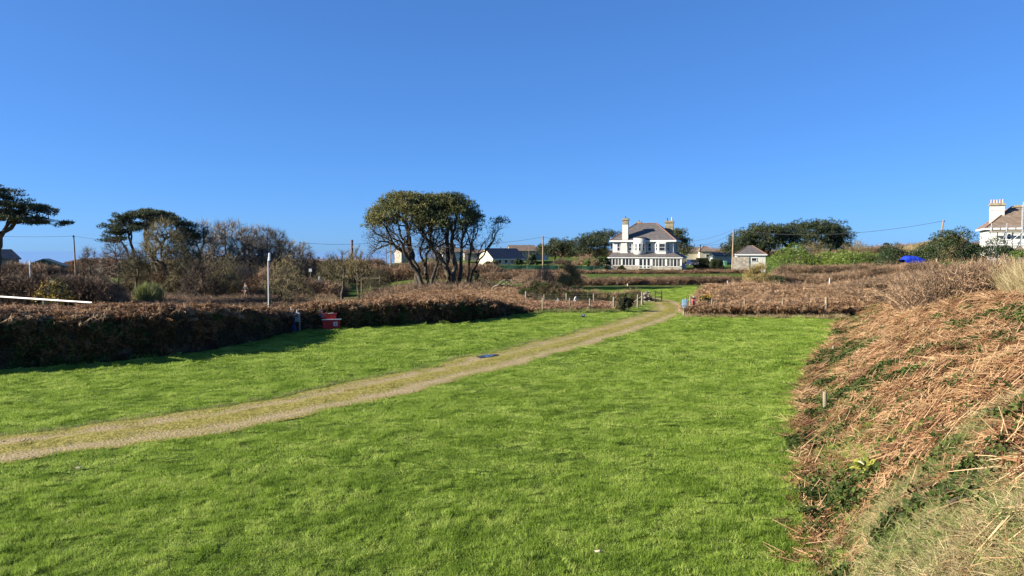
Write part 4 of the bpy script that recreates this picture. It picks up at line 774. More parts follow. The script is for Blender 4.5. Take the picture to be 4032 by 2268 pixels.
# ---------------------------------------------------------------- buildings
def window(parent, x0, x1, z0, z1, y, bars=1, vert=0, m='glass', fr=.09, side_=None):
    """sash window proud of a wall whose face is at y (facing -y): frame ring, bars, pane"""
    f = [box(x0, x1, y - .09, y - .003, z1 - fr, z1), box(x0 - .05, x1 + .05, y - .12, y - .003, z0, z0 + fr), box(x0, x0 + fr, y - .088, y - .003, z0 + fr, z1 - fr), box(x1 - fr, x1, y - .088, y - .003, z0 + fr, z1 - fr)]
    for i in range(bars):
        zz = z0 + (z1 - z0) * (i + 1) / (bars + 1); f.append(box(x0 + fr, x1 - fr, y - .075, y - .003, zz - .035, zz + .035))
    for i in range(vert):
        xx = x0 + (x1 - x0) * (i + 1) / (vert + 1); f.append(box(xx - .03, xx + .03, y - .07, y - .003, z0 + fr, z1 - fr))
    w_ = part('window', cat(f), 'white_paint', parent); part('pane', box(x0 + fr, x1 - fr, y - .04, y - .004, z0 + fr, z1 - fr), m, w_); return w_
def hip_roof(x0, x1, y0, y1, z, rise, hipx, th=.14):
    """closed hipped roof, ridge along x"""
    ym = (y0 + y1) / 2; V = [(x0, y0, z), (x1, y0, z), (x1, y1, z), (x0, y1, z), (x0 + hipx, ym, z + rise), (x1 - hipx, ym, z + rise)]
    V += [(x, y, z - th) for x, y in ((x0, y0), (x1, y0), (x1, y1), (x0, y1))]
    T = [(0, 1, 5), (0, 5, 4), (1, 2, 5), (2, 3, 4), (2, 4, 5), (3, 0, 4), (6, 8, 7), (6, 9, 8)]
    for a, b in ((0, 1), (1, 2), (2, 3), (3, 0)): T += [(a, a + 6, b + 6), (a, b + 6, b)]
    return geo(V, T), [np.array(v, float) for v in V]
def gable_roof(x0, x1, y0, y1, z, rise, th=.14):
    ym = (y0 + y1) / 2; return cat([poly([(x0, y0, z), (x1, y0, z), (x1, ym, z + rise), (x0, ym, z + rise)], th, (0, 0, 1)), poly([(x0, ym, z + rise), (x1, ym, z + rise), (x1, y1, z), (x0, y1, z)], th, (0, 0, 1))])
def gable_walls(x0, x1, y0, y1, z0, z1, rise):
    ym = (y0 + y1) / 2; p = lambda x: [(x, y0, z0), (x, y1, z0), (x, y1, z1), (x, ym, z1 + rise), (x, y0, z1)]
    return poly(p(x0), x1 - x0, (1, 0, 0))
# the white house
HY = 168.0; hc = at((2411.6 + 2649.7) / 2, 988, HY); HB = zt(1056, HY)
H = thing('white_house', 'large white two storey house with hipped slate roof and round turret', 'house', (hc[0], HY, HB), R(-18))
K = .0104; hx = lambda c: (c - 1006) * K; hz = lambda c: (1312 - c) * K
part('wall', box(hx(343), hx(1670), 0, 11.2, -.6, hz(706)), 'render_white', H)
rg, rv = hip_roof(hx(285), hx(1730), -.65, 11.8, hz(703), 4.05, 5.2); rf = part('roof', rg, 'slate', H)
hips = [cyl(rv[a], rv[b] + (0, 0, .02), .13, n=6) for a, b in ((0, 4), (1, 5), (2, 5), (3, 4))]
for g_ in hips: part('hip_ridge', g_, 'ridge_tile', rf)
part('ridge', cyl(rv[4], rv[5], .13, n=6), 'ridge_tile', rf)
part('fascia', cat([box(hx(285) - .02, hx(1730) + .02, -.70, -.655, hz(735), hz(700)), box(hx(1730) + .005, hx(1730) + .05, -.65, 11.8, hz(735), hz(700)), box(hx(285) - .05, hx(285) - .005, -.65, 11.8, hz(735), hz(700))]), 'white_paint', H)
def chimney(parent, x0, x1, y0, y1, z0, zs, ztop, low, pots, name='chimney'):
    c = part(name, box(x0, x1, y0, y1, z0, zs), low, parent)
    part('stack', cat([box(x0 + .05, x1 - .05, y0 + .05, y1 - .05, zs, ztop - .5), box(x0 - .02, x1 + .02, y0 - .02, y1 + .02, zs, zs + .14)]), 'stone_lichen', c)
    part('cap', cat([box(x0 - .13, x1 + .13, y0 - .13, y1 + .13, ztop - .5, ztop - .28), box(x0 + .02, x1 - .02, y0 + .02, y1 - .02, ztop - .28, ztop)]), 'stone_lichen', c)
    for (px_, h_, m_, r_) in pots: part('chimney_pot', cyl((px_, (y0 + y1) / 2, ztop), (px_, (y0 + y1) / 2, ztop + h_), r_, r_ * .85, 10), m_, c)
chimney(H, hx(558), hx(688), -.45, .75, hz(706) + .02, hz(355), hz(215), 'render_white', [(hx(622), .5, 'dark_metal', .12)])
chimney(H, hx(740), hx(860), 8.2, 9.6, hz(640), hz(380), hz(262), 'render_white', [(hx(795), .35, 'dark_metal', .12)])
chimney(H, hx(1400), hx(1590), 7.2, 8.5, hz(640), hz(560), hz(250), 'stone', [(hx(1450), .65, 'dark_metal', .13), (hx(1550), .85, 'metal', .13)])
part('chimney_breast', cat([box(hx(525), hx(672), -.40, -.003, hz(985), hz(830)), box(hx(533), hx(664), -.36, -.003, hz(830), hz(755)), box(hx(512), hx(686), -.46, -.003, hz(990), hz(960))]), 'render_white', H)
for a, b in ((440, 512), (703, 768), (1118, 1192)): window(H, hx(a), hx(b), hz(937), hz(765), 0, 1)
# turret: a round oriel with a flared foot
th = np.linspace(0, 2 * np.pi, 33)[:-1]; prof_t = [(.75, hz(1045)), (1.15, hz(1022)), (1.36, hz(990)), (1.40, hz(955)), (1.40, hz(652))]
cx = hx(946); V = [(cx + r * math.cos(t), -.35 + r * math.sin(t), z) for r, z in prof_t for t in th]; V.append((cx, -.35, hz(652))); T = []
for j in range(4):
    for i in range(32): a, b = j * 32 + i, j * 32 + (i + 1) % 32; T += [(a, b, b + 32), (a, b + 32, a + 32)]
for i in range(32): T.append((160, 128 + i, 128 + (i + 1) % 32))
tu = part('turret', geo(V, T), 'render_white', H, True)
part('turret_roof', cyl((cx, -.35, hz(652)), (cx, -.35, hz(640)), 1.47, 1.47, 32), 'lead', tu)
def arc_panel(a0, a1, z0, z1, r, th_=.05, n=6):
    A_ = []
    for t in np.linspace(a0, a1, n): A_.append((cx + r * math.cos(t), -.35 + r * math.sin(t)))
    B_ = [(cx + (r + th_) * math.cos(t), -.35 + (r + th_) * math.sin(t)) for t in np.linspace(a1, a0, n)]
    return poly([(x, y, z0) for x, y in A_ + B_], z1 - z0, (0, 0, 1))
for ac in (-118, -82, -46, -154):
    a0, a1 = R(ac - 11), R(ac + 11); zz0, zz1 = hz(937), hz(770)
    wn = part('window', cat([arc_panel(a0, a1, zz0, zz0 + .08, 1.405, .06), arc_panel(a0, a1, zz1 - .08, zz1, 1.405, .06), arc_panel(a0, a0 + .05, zz0 + .08, zz1 - .08, 1.405, .06, 2), arc_panel(a1 - .05, a1, zz0 + .08, zz1 - .08, 1.405, .06, 2), arc_panel(a0 + .05, a1 - .05, (zz0 + zz1) / 2 - .03, (zz0 + zz1) / 2 + .03, 1.405, .05, 4)]), 'white_paint', tu)
    part('pane', arc_panel(a0 + .05, a1 - .05, zz0 + .08, zz1 - .08, 1.403, .02), 'glass', wn)
# bay window on the first floor
bx0, bx1, bd = hx(1268), hx(1592), .85; fx0, fx1 = hx(1355), hx(1512)
def bay_prism(z0, z1, g_=0): return poly([(bx0 - g_, -.003, z0), (fx0 - g_, -bd - g_, z0), (fx1 + g_, -bd - g_, z0), (bx1 + g_, -.003, z0)], z1 - z0, (0, 0, 1))
by = part('bay', cat([bay_prism(hz(1005), hz(945), .04), bay_prism(hz(945), hz(765)), bay_prism(hz(765), hz(738), .06)]), 'render_white', H)
window(by, fx0 + .1, fx1 - .1, hz(937), hz(772), -bd - .002, 1)
for xa, xb, sgn in ((bx0, fx0, -1), (fx1, bx1, 1)):
    p0 = np.array((xa, -.003 if sgn < 0 else -bd)); p1 = np.array((xb, -bd if sgn < 0 else -.003)); d = p1 - p0; L_ = np.linalg.norm(d); ang = math.atan2(d[1], d[0])
    wn = window(by, L_ * .25, L_ * .75, hz(937), hz(772), -.002, 1); wn.location = (p0[0], p0[1], 0); wn.rotation_euler = (0, 0, ang)
# glazed veranda across the front and round the right side
vx0, vx1, vy = hx(292), hx(1868), -2.6
zf, zw = hz(1078), hz(975)
lean = part('veranda_roof', cat([poly([(vx0 - .15, vy - .2, zf), (vx1 + .15, vy - .2, zf), (hx(1670), -.003, zw), (hx(343), -.003, zw)], .1, (0, 0, 1)), poly([(vx1 + .15, vy - .2, zf), (vx1 + .15, 9.5, zf), (hx(1670) + .003, 9.0, zw), (hx(1670) + .003, 0, zw)], .1, (0, 0, 1)), poly([(vx0 - .15, vy - .2, zf), (hx(343), 0, zw), (hx(343) - .02, 0, zf)], .1, (0, 0, 1))]), 'slate', H)
part('gutter', cat([box(vx0 - .2, vx1 + .2, vy - .28, vy - .205, zf - .12, zf + .06), box(vx1 + .155, vx1 + .23, vy - .2, 9.5, zf - .12, zf + .06)]), 'white_paint', lean)
part('plinth', cat([box(vx0, hx(955), vy, vy + .25, -.5, hz(1252)), box(hx(1212), vx1, vy, vy + .25, -.5, hz(1272))]), 'stone', H)
part('back_wall', box(vx0 + .1, vx1 - .1, -.30, -.02, 0, zf - .05), 'cream', H)
for a, b, n_ in ((310, 580, 4), (600, 885, 4), (1245, 1525, 4), (1552, 1838, 4)):
    zlo = hz(1250) if b < 960 else hz(1270)
    for i in range(n_):
        x0_ = hx(a + (b - a) * i / n_); x1_ = hx(a + (b - a) * (i + 1) / n_)
        f = [box(x0_, x1_, vy, vy + .1, zlo + .003, zlo + .09), box(x0_, x1_, vy, vy + .1, zf - .22, zf - .05), box(x0_, x0_ + .07, vy + .002, vy + .1, zlo + .09, zf - .22), box(x1_ - .07, x1_, vy + .002, vy + .1, zlo + .09, zf - .22)]
        wn = part('window', cat(f), 'white_paint', H); part('pane', box(x0_ + .07, x1_ - .07, vy + .04, vy + .06, zlo + .09, zf - .22), 'glass_dim' if rng.random() < .45 else 'glass', wn)
for a, b in ((292, 310), (580, 600), (885, 955), (1212, 1245), (1525, 1552), (1838, 1868)): part('pier', box(hx(a) + .003, hx(b) - .003, vy + .003, vy + .2, hz(1250), zf - .05), 'white_paint', H)
for a, b in ((958, 1048), (1050, 1128), (1130, 1210)):
    dr = part('door', cat([box(hx(a), hx(b), vy - .02, vy + .08, 0, .12), box(hx(a), hx(b), vy - .02, vy + .08, hz(1265), hz(1250)), box(hx(a), hx(b), vy - .02, vy + .08, zf - .3, zf - .06), box(hx(a), hx(a) + .13, vy - .018, vy + .08, .12, zf - .3), box(hx(b) - .13, hx(b), vy - .018, vy + .08, .12, zf - .3)]), 'white_paint', H)
    part('pane', box(hx(a) + .13, hx(b) - .13, vy + .02, vy + .05, .12, zf - .3), 'glass', dr)
part('side_wall', cat([box(vx1 - .2, vx1, vy + .26, 9.3, -.5, zf - .05)]), 'render_white', H)
for i in range(4): 
    y0_ = -2 + i * 2.6; part('side_pane', box(vx1 + .003, vx1 + .03, y0_, y0_ + 1.9, 1.0, zf - .25), 'glass_dim', H)
for y0_ in (2.2, 6.2): part('side_window', box(hx(1670) + .003, hx(1670) + .04, y0_, y0_ + 1.0, hz(937), hz(765)), 'glass', H)
# low garden wall left of the house
gw = thing('garden_wall', 'short pale block wall at the left corner of the white house', 'wall', (*gp(2392, 163)[:2], HB - .1), R(-18)); part('block', box(-1.0, 1.0, 0, .25, -.3, 1.0), 'stone', gw); part('coping', box(-1.05, 1.05, -.04, .29, 1.0, 1.08), 'stone', gw)
# cream bungalow with dark slate roof
BY = 178.0; b0 = at(1972, 1042, BY); B = thing('cream_bungalow', 'cream rendered bungalow with dark slate pitched roof', 'house', (b0[0], BY, b0[2] - .45), R(35))
# long side faces the right, lit gable the left
bw, bl, be, brs = 6.6, 9.0, 2.0, 2.25
part('wall', gable_walls(-bl / 2, bl / 2, -bw / 2, bw / 2, -.4, be, brs), 'cream', B); part('roof', gable_roof(-bl / 2 - .05, bl / 2 + .2, -bw / 2 - .3, bw / 2 + .3, be - .2, brs + .22), 'slate_blue', B)
part('fascia', box(-bl / 2, bl / 2, -bw / 2 - .33, -bw / 2 - .3, be - .32, be - .1), 'white_paint', B)
for x_ in (-3, -1.2, .6, 2.4): window(B, x_, x_ + .9, .8, 1.75, -bw / 2, 0, 0)
part('chimney_pot', cyl((0, 0, be + brs), (0, 0, be + brs + .5), .12, n=8), 'dark_metal', B)
# other far buildings
def cottage(name, label, px, py, Y, w_, d_, eave, rise, rz, wm, rm, wins=(), chim=None, cat_='house', hip=False):
    p = at(px, py, Y); h = thing(name, label, cat_, (p[0], Y, p[2]), R(rz))
    if hip:
        part('wall', box(-w_ / 2, w_ / 2, -d_ / 2, d_ / 2, -1.5, eave), wm, h); g_, v_ = hip_roof(-w_ / 2 - .3, w_ / 2 + .3, -d_ / 2 - .3, d_ / 2 + .3, eave + .1, rise, min(w_, d_) / 2 - .1); r_ = part('roof', g_, rm, h)
        for a, b in ((0, 4), (1, 5)): part('hip_ridge', cyl(v_[a], v_[b], .09, n=6), 'ridge_tile', r_)
    else:
        part('wall', gable_walls(-w_ / 2, w_ / 2, -d_ / 2, d_ / 2, -1.5, eave, rise), wm, h); r_ = part('roof', gable_roof(-w_ / 2 - .2, w_ / 2 + .2, -d_ / 2 - .3, d_ / 2 + .3, eave - .1, rise + .12), rm, h)
    for (x0, x1, z0, z1) in wins: window(h, x0, x1, z0, z1, -d_ / 2, 0, 1 if x1 - x0 > 1.2 else 0)
    if chim: part('chimney', cat([box(chim[0] - .35, chim[0] + .35, -.3, .3, eave, eave + rise + chim[1]), box(chim[0] - .42, chim[0] + .42, -.37, .37, eave + rise + chim[1] - .35, eave + rise + chim[1] - .2)]), 'brick', r_)
    return h
cottage('stone_house', 'grey stone farm building on the skyline behind the cream bungalow', 2052, 1006, 215, 7.5, 6, 1.3, 1.6, 12, 'stone', 'slate_brown', [(-1, -.3, .2, 1), (1.5, 2.2, .2, 1)])
cottage('stone_house', 'low grey roofed house right of the stone farm building', 2112, 1004, 220, 6, 5, 1.0, 1.5, -20, 'render_white', 'slate', [(-1, 0, .1, .8)])
cottage('terrace_house', 'pale terrace house with brown roof right of the white house', 2722, 1014, 215, 8.5, 7, 1.7, 1.2, 0, 'cream', 'slate_brown', [(1.2, 2.4, .1, 1.1)])
cottage('terrace_house', 'gable ended pale house joined to the brown roofed terrace', 2775, 1014, 212, 4.2, 6, 1.7, 1.5, 0, 'cream', 'slate_brown', [(-.5, .6, .1, 1.0)], hip=True)
cottage('shed', 'small grey roofed shed near the green bin', 2838, 1012, 190, 4.5, 3.5, .4, .6, 5, 'render_white', 'slate', cat_='shed')
cottage('far_house', 'far brown roofed cottages seen under the pine crown', 1885, 1005, 225, 9, 6, .6, 1.0, 8, 'stone', 'slate_brown', chim=(-2, .8))
cottage('far_house', 'white gabled cottage glimpsed through the pine trunks', 1772, 1008, 210, 5, 5, 1.1, 1.2, 15, 'render_white', 'slate_brown', chim=(1.2, 1.0))
cottage('far_house', 'brown cottage glimpsed left of the pine trunks', 1585, 1012, 190, 2.6, 4, 1.2, 1.2, 35, 'stone', 'slate_brown', [(-.5, .5, 0, 1)])
o_ = cottage('stone_outbuilding', 'small stone outbuilding with hipped slate roof and white window', 2952, 1043, 150, 5.6, 5.6, 2.0, 1.85, -14, 'render_white', 'slate', [(.1, 1.15, .75, 1.5)], hip=True, cat_='outbuilding')
part('stone_wall', box(-3.4, -.3, -2.95, -2.81, -1, 1.65), 'stone', o_); part('fascia', box(-3.1, 3.1, -3.16, -3.11, 1.95, 2.2), 'white_paint', o_)
cottage('gabled_house', 'dark roofed house end behind the tall left hand pine', -45, 1030, 110, 6, 5, .4, 1.3, 60, 'stone', 'slate')
# green hut
hp = at(180, 1085, 104); hu = thing('green_hut', 'green and grey wooden hut with shallow gable behind the garden', 'hut', (hp[0], 104, hp[2]), R(24))
part('wall', poly([(-2.35, -1.5, -.6), (2.35, -1.5, -.6), (2.35, -1.5, 1.35), (0, -1.5, 2.25), (-2.35, -1.5, 1.35)], 4.5), 'hut_green', hu)
part('roof', cat([poly([(-2.65, -1.75, 1.25), (0, -1.75, 2.3), (0, 3.2, 2.3), (-2.65, 3.2, 1.25)], .1, (0, 0, 1)), poly([(0, -1.75, 2.3), (2.65, -1.75, 1.25), (2.65, 3.2, 1.25), (0, 3.2, 2.3)], .1, (0, 0, 1))]), 'felt', hu)
part('bargeboard', cat([poly([(-2.65, -1.78, 1.1), (0, -1.78, 2.15), (0, -1.78, 2.32), (-2.65, -1.78, 1.27)], .03), poly([(0, -1.78, 2.15), (2.65, -1.78, 1.1), (2.65, -1.78, 1.27), (0, -1.78, 2.32)], .03)]), 'hut_green', hu)
part('front_panel', box(-2.2, 2.2, -1.53, -1.503, -.5, 1.0), 'felt', hu)
for x_ in (-1.9, 1.1): window(hu, x_, x_ + .9, .1, .85, -1.53, 0, 1)
part('door', box(-.9, -.2, -1.56, -1.535, -.5, .95), 'timber_dark', hu)
# scaffolded house at the right edge
SYd = 110.0; sc0 = at(3889, 988, SYd); SB = 2.1
SH = thing('scaffolded_house', 'white house with brown hipped roof and tall chimney wrapped in scaffolding', 'house', (sc0[0], SYd, SB), R(-26))
ez = zt(899, SYd) - SB; W2, D2 = 14.0, 9.5
part('wall', box(0, W2, 0, D2, -.6, ez - .1), 'render_white', SH)
g_, v_ = hip_roof(-.5, W2 + .5, -.5, D2 + .5, ez, 3.35, 4.0); r_ = part('roof', g_, 'slate_brown', SH)
for a, b in ((0, 4), (1, 5), (3, 4)): part('hip_ridge', cyl(v_[a], v_[b], .12, n=6), 'ridge_tile', r_)
part('ridge', cyl(v_[4], v_[5], .12, n=6), 'ridge_tile', r_)
part('fascia', cat([box(-.54, W2 + .54, -.55, -.505, ez - .22, ez + .04), box(-.55, -.505, -.5, D2 + .5, ez - .22, ez + .04)]), 'white_paint', SH)
ch = part('chimney', cat([box(.5, 2.3, 2.6, 3.7, ez - .1, ez + 3.5), box(.44, 2.36, 2.54, 3.76, ez + 2.75, ez + 2.85)]), 'render_white', SH)
part('cap', cat([box(.3, 2.5, 2.4, 3.9, ez + 3.5, ez + 3.66), box(.42, 2.38, 2.52, 3.78, ez + 3.66, ez + 3.86)]), 'stone_lichen', ch)
for i in range(5): part('chimney_pot', cyl((.66 + i * .37, 3.15, ez + 3.86), (.66 + i * .37, 3.15, ez + 4.42), .14, .11, 8), 'clay_pot', ch)
for a, b in ((1.9, 2.9), (4.6, 5.4), (7.2, 8.2)): window(SH, a, b, ez - 1.75, ez - .75, 0, 1, 1)
part('band', box(-.06, W2, -.08, -.003, ez - 2.25, ez - 2.05), 'white_paint', SH)
dm = part('dormer', cat([box(4.9, 6.9, .6, 3.6, ez + .6, ez + 2.3)]), 'slate', SH); part('dormer_roof', box(4.75, 7.05, .45, 3.7, ez + 2.3, ez + 2.45), 'lead', dm); window(dm, 5.4, 6.4, ez + .95, ez + 1.95, .6, 1, 1)
pc = part('porch', box(3.1, 4.6, -1.6, -.1, -.5, ez - 3.6), 'render_white', SH); part('porch_roof', poly([(2.9, -1.8, ez - 3.6), (4.8, -1.8, ez - 3.6), (3.85, -1.8, ez - 2.7)], 1.7), 'slate_brown', pc)
SCF = thing('scaffolding', 'grey tube scaffolding with timber boards against the white house wall', 'scaffolding', (sc0[0], SYd, SB), R(-26))
for x_ in (.2, 2.1, 4.0, 5.9, 7.8):
    for y_ in (-1.5, -.75): part('standard', cyl((x_, y_, -.3), (x_, y_, ez + (.7 if y_ < -1 else .3) + (3.0 if x_ in (4.0,) else 0)), .045, n=6), 'metal', SCF)
for zz in (ez - 2.6, ez - .55, ez + .25): part('ledger', cyl((-.2, -1.52, zz), (8.4, -1.52, zz), .04, n=6), 'metal', SCF)
for zz in (ez - 2.7, ez - .65):
    for k_ in range(3): part('board', box(-.1, 8.3, -1.45 + k_ * .24, -1.24 + k_ * .24, zz, zz + .05), 'timber', SCF)
part('toe_board', box(-.1, 8.3, -1.49, -1.46, ez - .6, ez - .38), 'timber', SCF)
for a, b in (((4.1, -1.6, ez - .6), (5.0, .3, ez + 2.9)), ((5.3, -1.6, ez - .6), (4.6, .2, ez + 1.8)), ((.2, -1.55, 0), (2.1, -1.55, ez - .6)), ((2.1, -1.55, ez - 2.6), (4, -1.55, ez - .6))): part('brace', cyl(a, b, .04, n=6), 'metal', SCF)
part('top_platform', cat([box(2.9, 5.2, -.9, .6, ez + 3.0, ez + 3.07), box(3.2, 5.2, .5, .55, ez + 3.07, ez + 3.4)]), 'timber', SCF)

# ---------------------------------------------------------------- poles, wires
def pole(label, px, pyt, Y, r=.13, lean=0, arm=None, m='pole_wood', name='utility_pole', dx=0):
    b = gp(px, Y); h = zt(pyt, Y) - b[2]; t = thing(name, label, 'pole', (b[0], Y, b[2] - .3)); part('shaft', cyl((0, 0, 0), (lean * h, 0, h + .3), r * 1.15, r * .8, 10), m, t)
    if arm: part('bracket', cat([box(-.06 + lean * h, .06 + lean * h, -.3, .3, h - .05, h + .05), cyl((lean * h, -.2, h + .05), (lean * h, -.2, h + .22), .05, n=6)]), 'dark_metal', t)
    return np.array((b[0] + lean * h, Y, b[2] + h - .15))
pA = pole('brown wooden pole standing over the orange bracken rise', 297, 926, 130, .14, -.03, True)
pB = pole('pale wooden pole right of the cream bungalow', 2138, 930, 150, .16, 0, True)
pC = pole('tall reddish wooden pole beside the stone outbuilding', 2884, 901, 150, .17, .02, True)
pD = pole('leaning pole with grey bracket on the tan hill', 3688, 866, 120, .15, .14, True)
pE = pole('thin dark pole in front of the terrace house', 2758, 962, 190, .12, 0, True)
pF = pole('thin dark pole left of the reddish pole', 2857, 953, 200, .12, 0, True)
pG = pole('thin dark post among the small leafless trees', 1180, 951, 118, .10, 0, False)
pH = pole('dark pole seen behind the left side of the pine crowns', 1538, 944, 140, .12, 0, True)
pI = pole('short dark pole beside the pole behind the pine crowns', 1520, 975, 140, .11, 0, False)
pJ = pole('thin aerial mast on the stone farm building skyline', 2083, 961, 212, .07, 0, False)
ch_ = thing('brick_chimney', 'tall red brick chimney rising above the wind bent thorn trees', 'chimney', gl(1386, 150)); hb = ht(1386, 943, 150); part('shaft', cat([cyl((0, 0, -.3), (0, 0, hb), .34, .22, 12)]), 'brick', ch_); part('collar', cyl((0, 0, hb - .35), (0, 0, hb), .27, .27, 12), 'brick', ch_)
def wire(label, a, b, sag, r=.022):
    a, b = np.array(a, float), np.array(b, float); n = 18; t = np.linspace(0, 1, n)[:, None]; P = a + (b - a) * t; P[:, 2] -= (4 * sag * t * (1 - t))[:, 0]
    tag(link('overhead_wire', mesh('overhead_wire', tubes(P[:-1], P[1:], r, r, 4), ['wire'])), label, 'wire')
wire('overhead wire running off the frame from the pole over the bracken rise', pA, at(-120, 924, 128), .25)
wire('overhead wire from the bracken rise pole into the dark pines', pA, at(640, 960, 128), .3)
wire('overhead wire from the pale pole to the pole behind the pine crowns', pB, pH + (0, 0, -.2), 1.1)
wire('overhead wire from the pale pole towards the pine by the white house', pB, at(2360, 962, 160), .25)
wire('overhead wire from the white house to the reddish pole', at(2685, 952, 172), pC, .6)
wire('lower service wire from the thin dark pole to the reddish pole', pE, pC + (0, 0, -.5), .6)
wire('overhead wire between the two thin dark poles', pE, pF, .3); wire('service wire from the white house to the thin dark pole', at(2690, 968, 175), pE, .3)
wire('overhead wire from the reddish pole behind the pines to the leaning pole', pC, pD, 1.6, .03)
wire('overhead wire between the thin post and the pole behind the pines', pG, pH, .5)

# ---------------------------------------------------------------- fences
def fence(label, posts, Y0, Y1, r, strands, name='wire_fence', corner=(), braces=(), mesh_=True):
    """posts: (px, pytop) ; depth runs Y0..Y1"""
    n = len(posts); p0 = gp(posts[0][0], Y0); f = thing(name, label, 'fence', tuple(p0)); tops = []
    for i, (px, py) in enumerate(posts):
        Yv = Y0 + (Y1 - Y0) * i / max(n - 1, 1); b = gp(px, Yv) - p0; h = zt(py, Yv) - (b[2] + p0[2]); rr = r * (1.5 if i in corner else 1); ln = rng.normal(size=2) * .015 * h
        part('post', cyl((b[0], b[1], b[2] - .25), (b[0] + ln[0], b[1] + ln[1], b[2] + h), rr, rr * .93, 10, .012), 'timber', f); tops.append((b, h))
    for (i, dx, hh_) in braces:
        b, h = tops[i]; part('brace', cyl((b[0], b[1], b[2] + h * hh_), (b[0] + dx, b[1] - .05, b[2] - .05), .04, n=8), 'timber', f)
    for fr in strands:
        segs0 = [b + (0, -.07, h * fr) for b, h in tops]
        if n > 1: part('strand', tubes(np.array(segs0[:-1]), np.array(segs0[1:]), .006, .006, 3), 'wire_grey', f)
    return f
fence('front wire fence with round timber posts left of the gap', [(2137, 1173), (2244, 1173), (2325, 1175), (2418, 1169)], 50.0, 51.0, .055, (.25, .45, .65, .9), corner=(3,), braces=((3, -.85, .75),))
fence('rear wire fence closing the back of the bracken bed', [(2071, 1147), (2143, 1159), (2231, 1155), (2339, 1155)], 59, 57, .06, (.5, .7, .92), corner=(0,), braces=((0, .7, .5),))
fence('short return of wire fence beside the gap and gorse', [(2512, 1159), (2530, 1151)], 55, 57.5, .065, (.4, .8), corner=(1,), braces=((1, -1.0, .7),))
fence('wire fence with round posts in front of the right bracken plot', [(2704, 1173), (2721, 1167), (2806, 1179), (2934, 1176), (3085, 1176), (3258, 1170)], 48.2, 46.5, .06, (.3, .5, .7, .92), corner=(5,), braces=((5, -1.6, .65),))
fence('mesh garden fence of thin stakes left of the broom bush', [(452, 1141), (487, 1145), (516, 1146), (522, 1141)], 84, 84, .05, (.2, .35, .5, .65, .8, .95))
fence('mesh garden fence of thin stakes right of the broom bush', [(646, 1150), (676, 1162), (717, 1158), (723, 1152), (753, 1157), (786, 1157)], 82, 82, .05, (.2, .35, .5, .65, .8, .95))
# pale marker posts, each its own thing
def marker(label, px, pyt, pyb=None, Y=None, r=.05, m='timber', name='marker_post', group=None, wd=None):
    if pyb: g0 = G(px, pyb); Y = g0[1]
    g0 = gp(px, Y); h = zt(pyt, Y) - g0[2]; t = thing(name, label, 'post', tuple(g0), group=group); part('shaft', cyl((0, 0, -.2), (.02 * h, 0, h), r, r * .97, 12, .012), m, t); return t
marker('short pale post leaning in front of the dark hedge bank', 822, 1312, 1378, r=.055)
marker('white post on the grass edge of the second field near the brown hedge', 2472, 1117, Y=88, r=.05, m='white_paint'); marker('white post where the second field meets the bracken plot', 2866, 1106, Y=84, r=.05, m='white_paint')
marker('white post by the bright green nettles in the bramble bank', 3268, 1095, Y=74, r=.05, m='white_paint'); marker('small white post beside the willow bush', 2180, 1130, Y=80, r=.045, m='white_paint')
marker('timber post standing inside the bracken plot', 2836, 1152, Y=55, r=.055); marker('slim timber post inside the bracken plot by the gorse', 2903, 1150, Y=57, r=.05)
marker('white stake low against the hedge bank beside the blue pipe', 1710, 1246, 1271, r=.05, m='white_paint')
# notice post: pale blue sign with a white roundel
g0 = G(2693, 1245); sp = thing('sign_post', 'pale blue notice on a round post at the right of the gap', 'sign', tuple(g0)); part('post', cyl((0, 0, -.2), (0, 0, .98), .075, .075, 12, .01), 'timber', sp)
bd = part('board', box(-.13, .13, -.115, -.08, .56, 1.09), 'pale_blue', sp)
part('roundel', cyl((0, -.118, .80), (0, -.1155, .80), .075, n=20), 'white_paint', bd); part('arrow', poly([(-.02, -.120, .76), (.03, -.120, .80), (.005, -.120, .845)], -.001), 'pale_blue', bd)
for z_, w_ in ((1.03, .09), (.97, .10), (.665, .09), (.635, .08), (.605, .09)): part('text_line', box(-w_, w_, -.118, -.1155, z_ - .008, z_ + .008), 'white_paint', bd)
part('rail', cyl((.1, .05, .62), (.85, .3, .12), .035, n=8), 'timber_dark', sp)
g0 = gp(2731, 48.6); rb = thing('bag_box', 'faded pink red box with black lid hung on the fence post', 'box', (g0[0], g0[1] - .18, zt(1199, 48.6)))
part('body', cat([poly([(-.095, -.09, 0), (.095, -.09, 0), (.11, -.09, .40), (-.11, -.09, .40)], .17)]), 'pink_plastic', rb); part('lid', box(-.12, .12, -.11, .10, .40, .47), 'black_rubber', rb); part('knob', cyl((0, 0, .47), (0, 0, .55), .035, n=8), 'grey_plastic', rb)
# open timber frame by the gap
g0 = gp(2594, 60.5); fr = thing('timber_frame', 'dark timber frame of two posts and rails on the second field', 'frame', tuple(g0))
for x_ in (-.27, .27): part('post', box(x_ - .035, x_ + .035, -.04, .04, -.2, .92 if x_ < 0 else .98), 'timber_dark', fr)
part('rail', box(-.3, .32, -.075, -.042, .72, .80), 'timber_dark', fr); part('rail', box(-.3, .32, -.075, -.042, .38, .46), 'timber_dark', fr); part('base', box(-.3, .32, -.05, .05, 0, .08), 'timber_dark', fr)
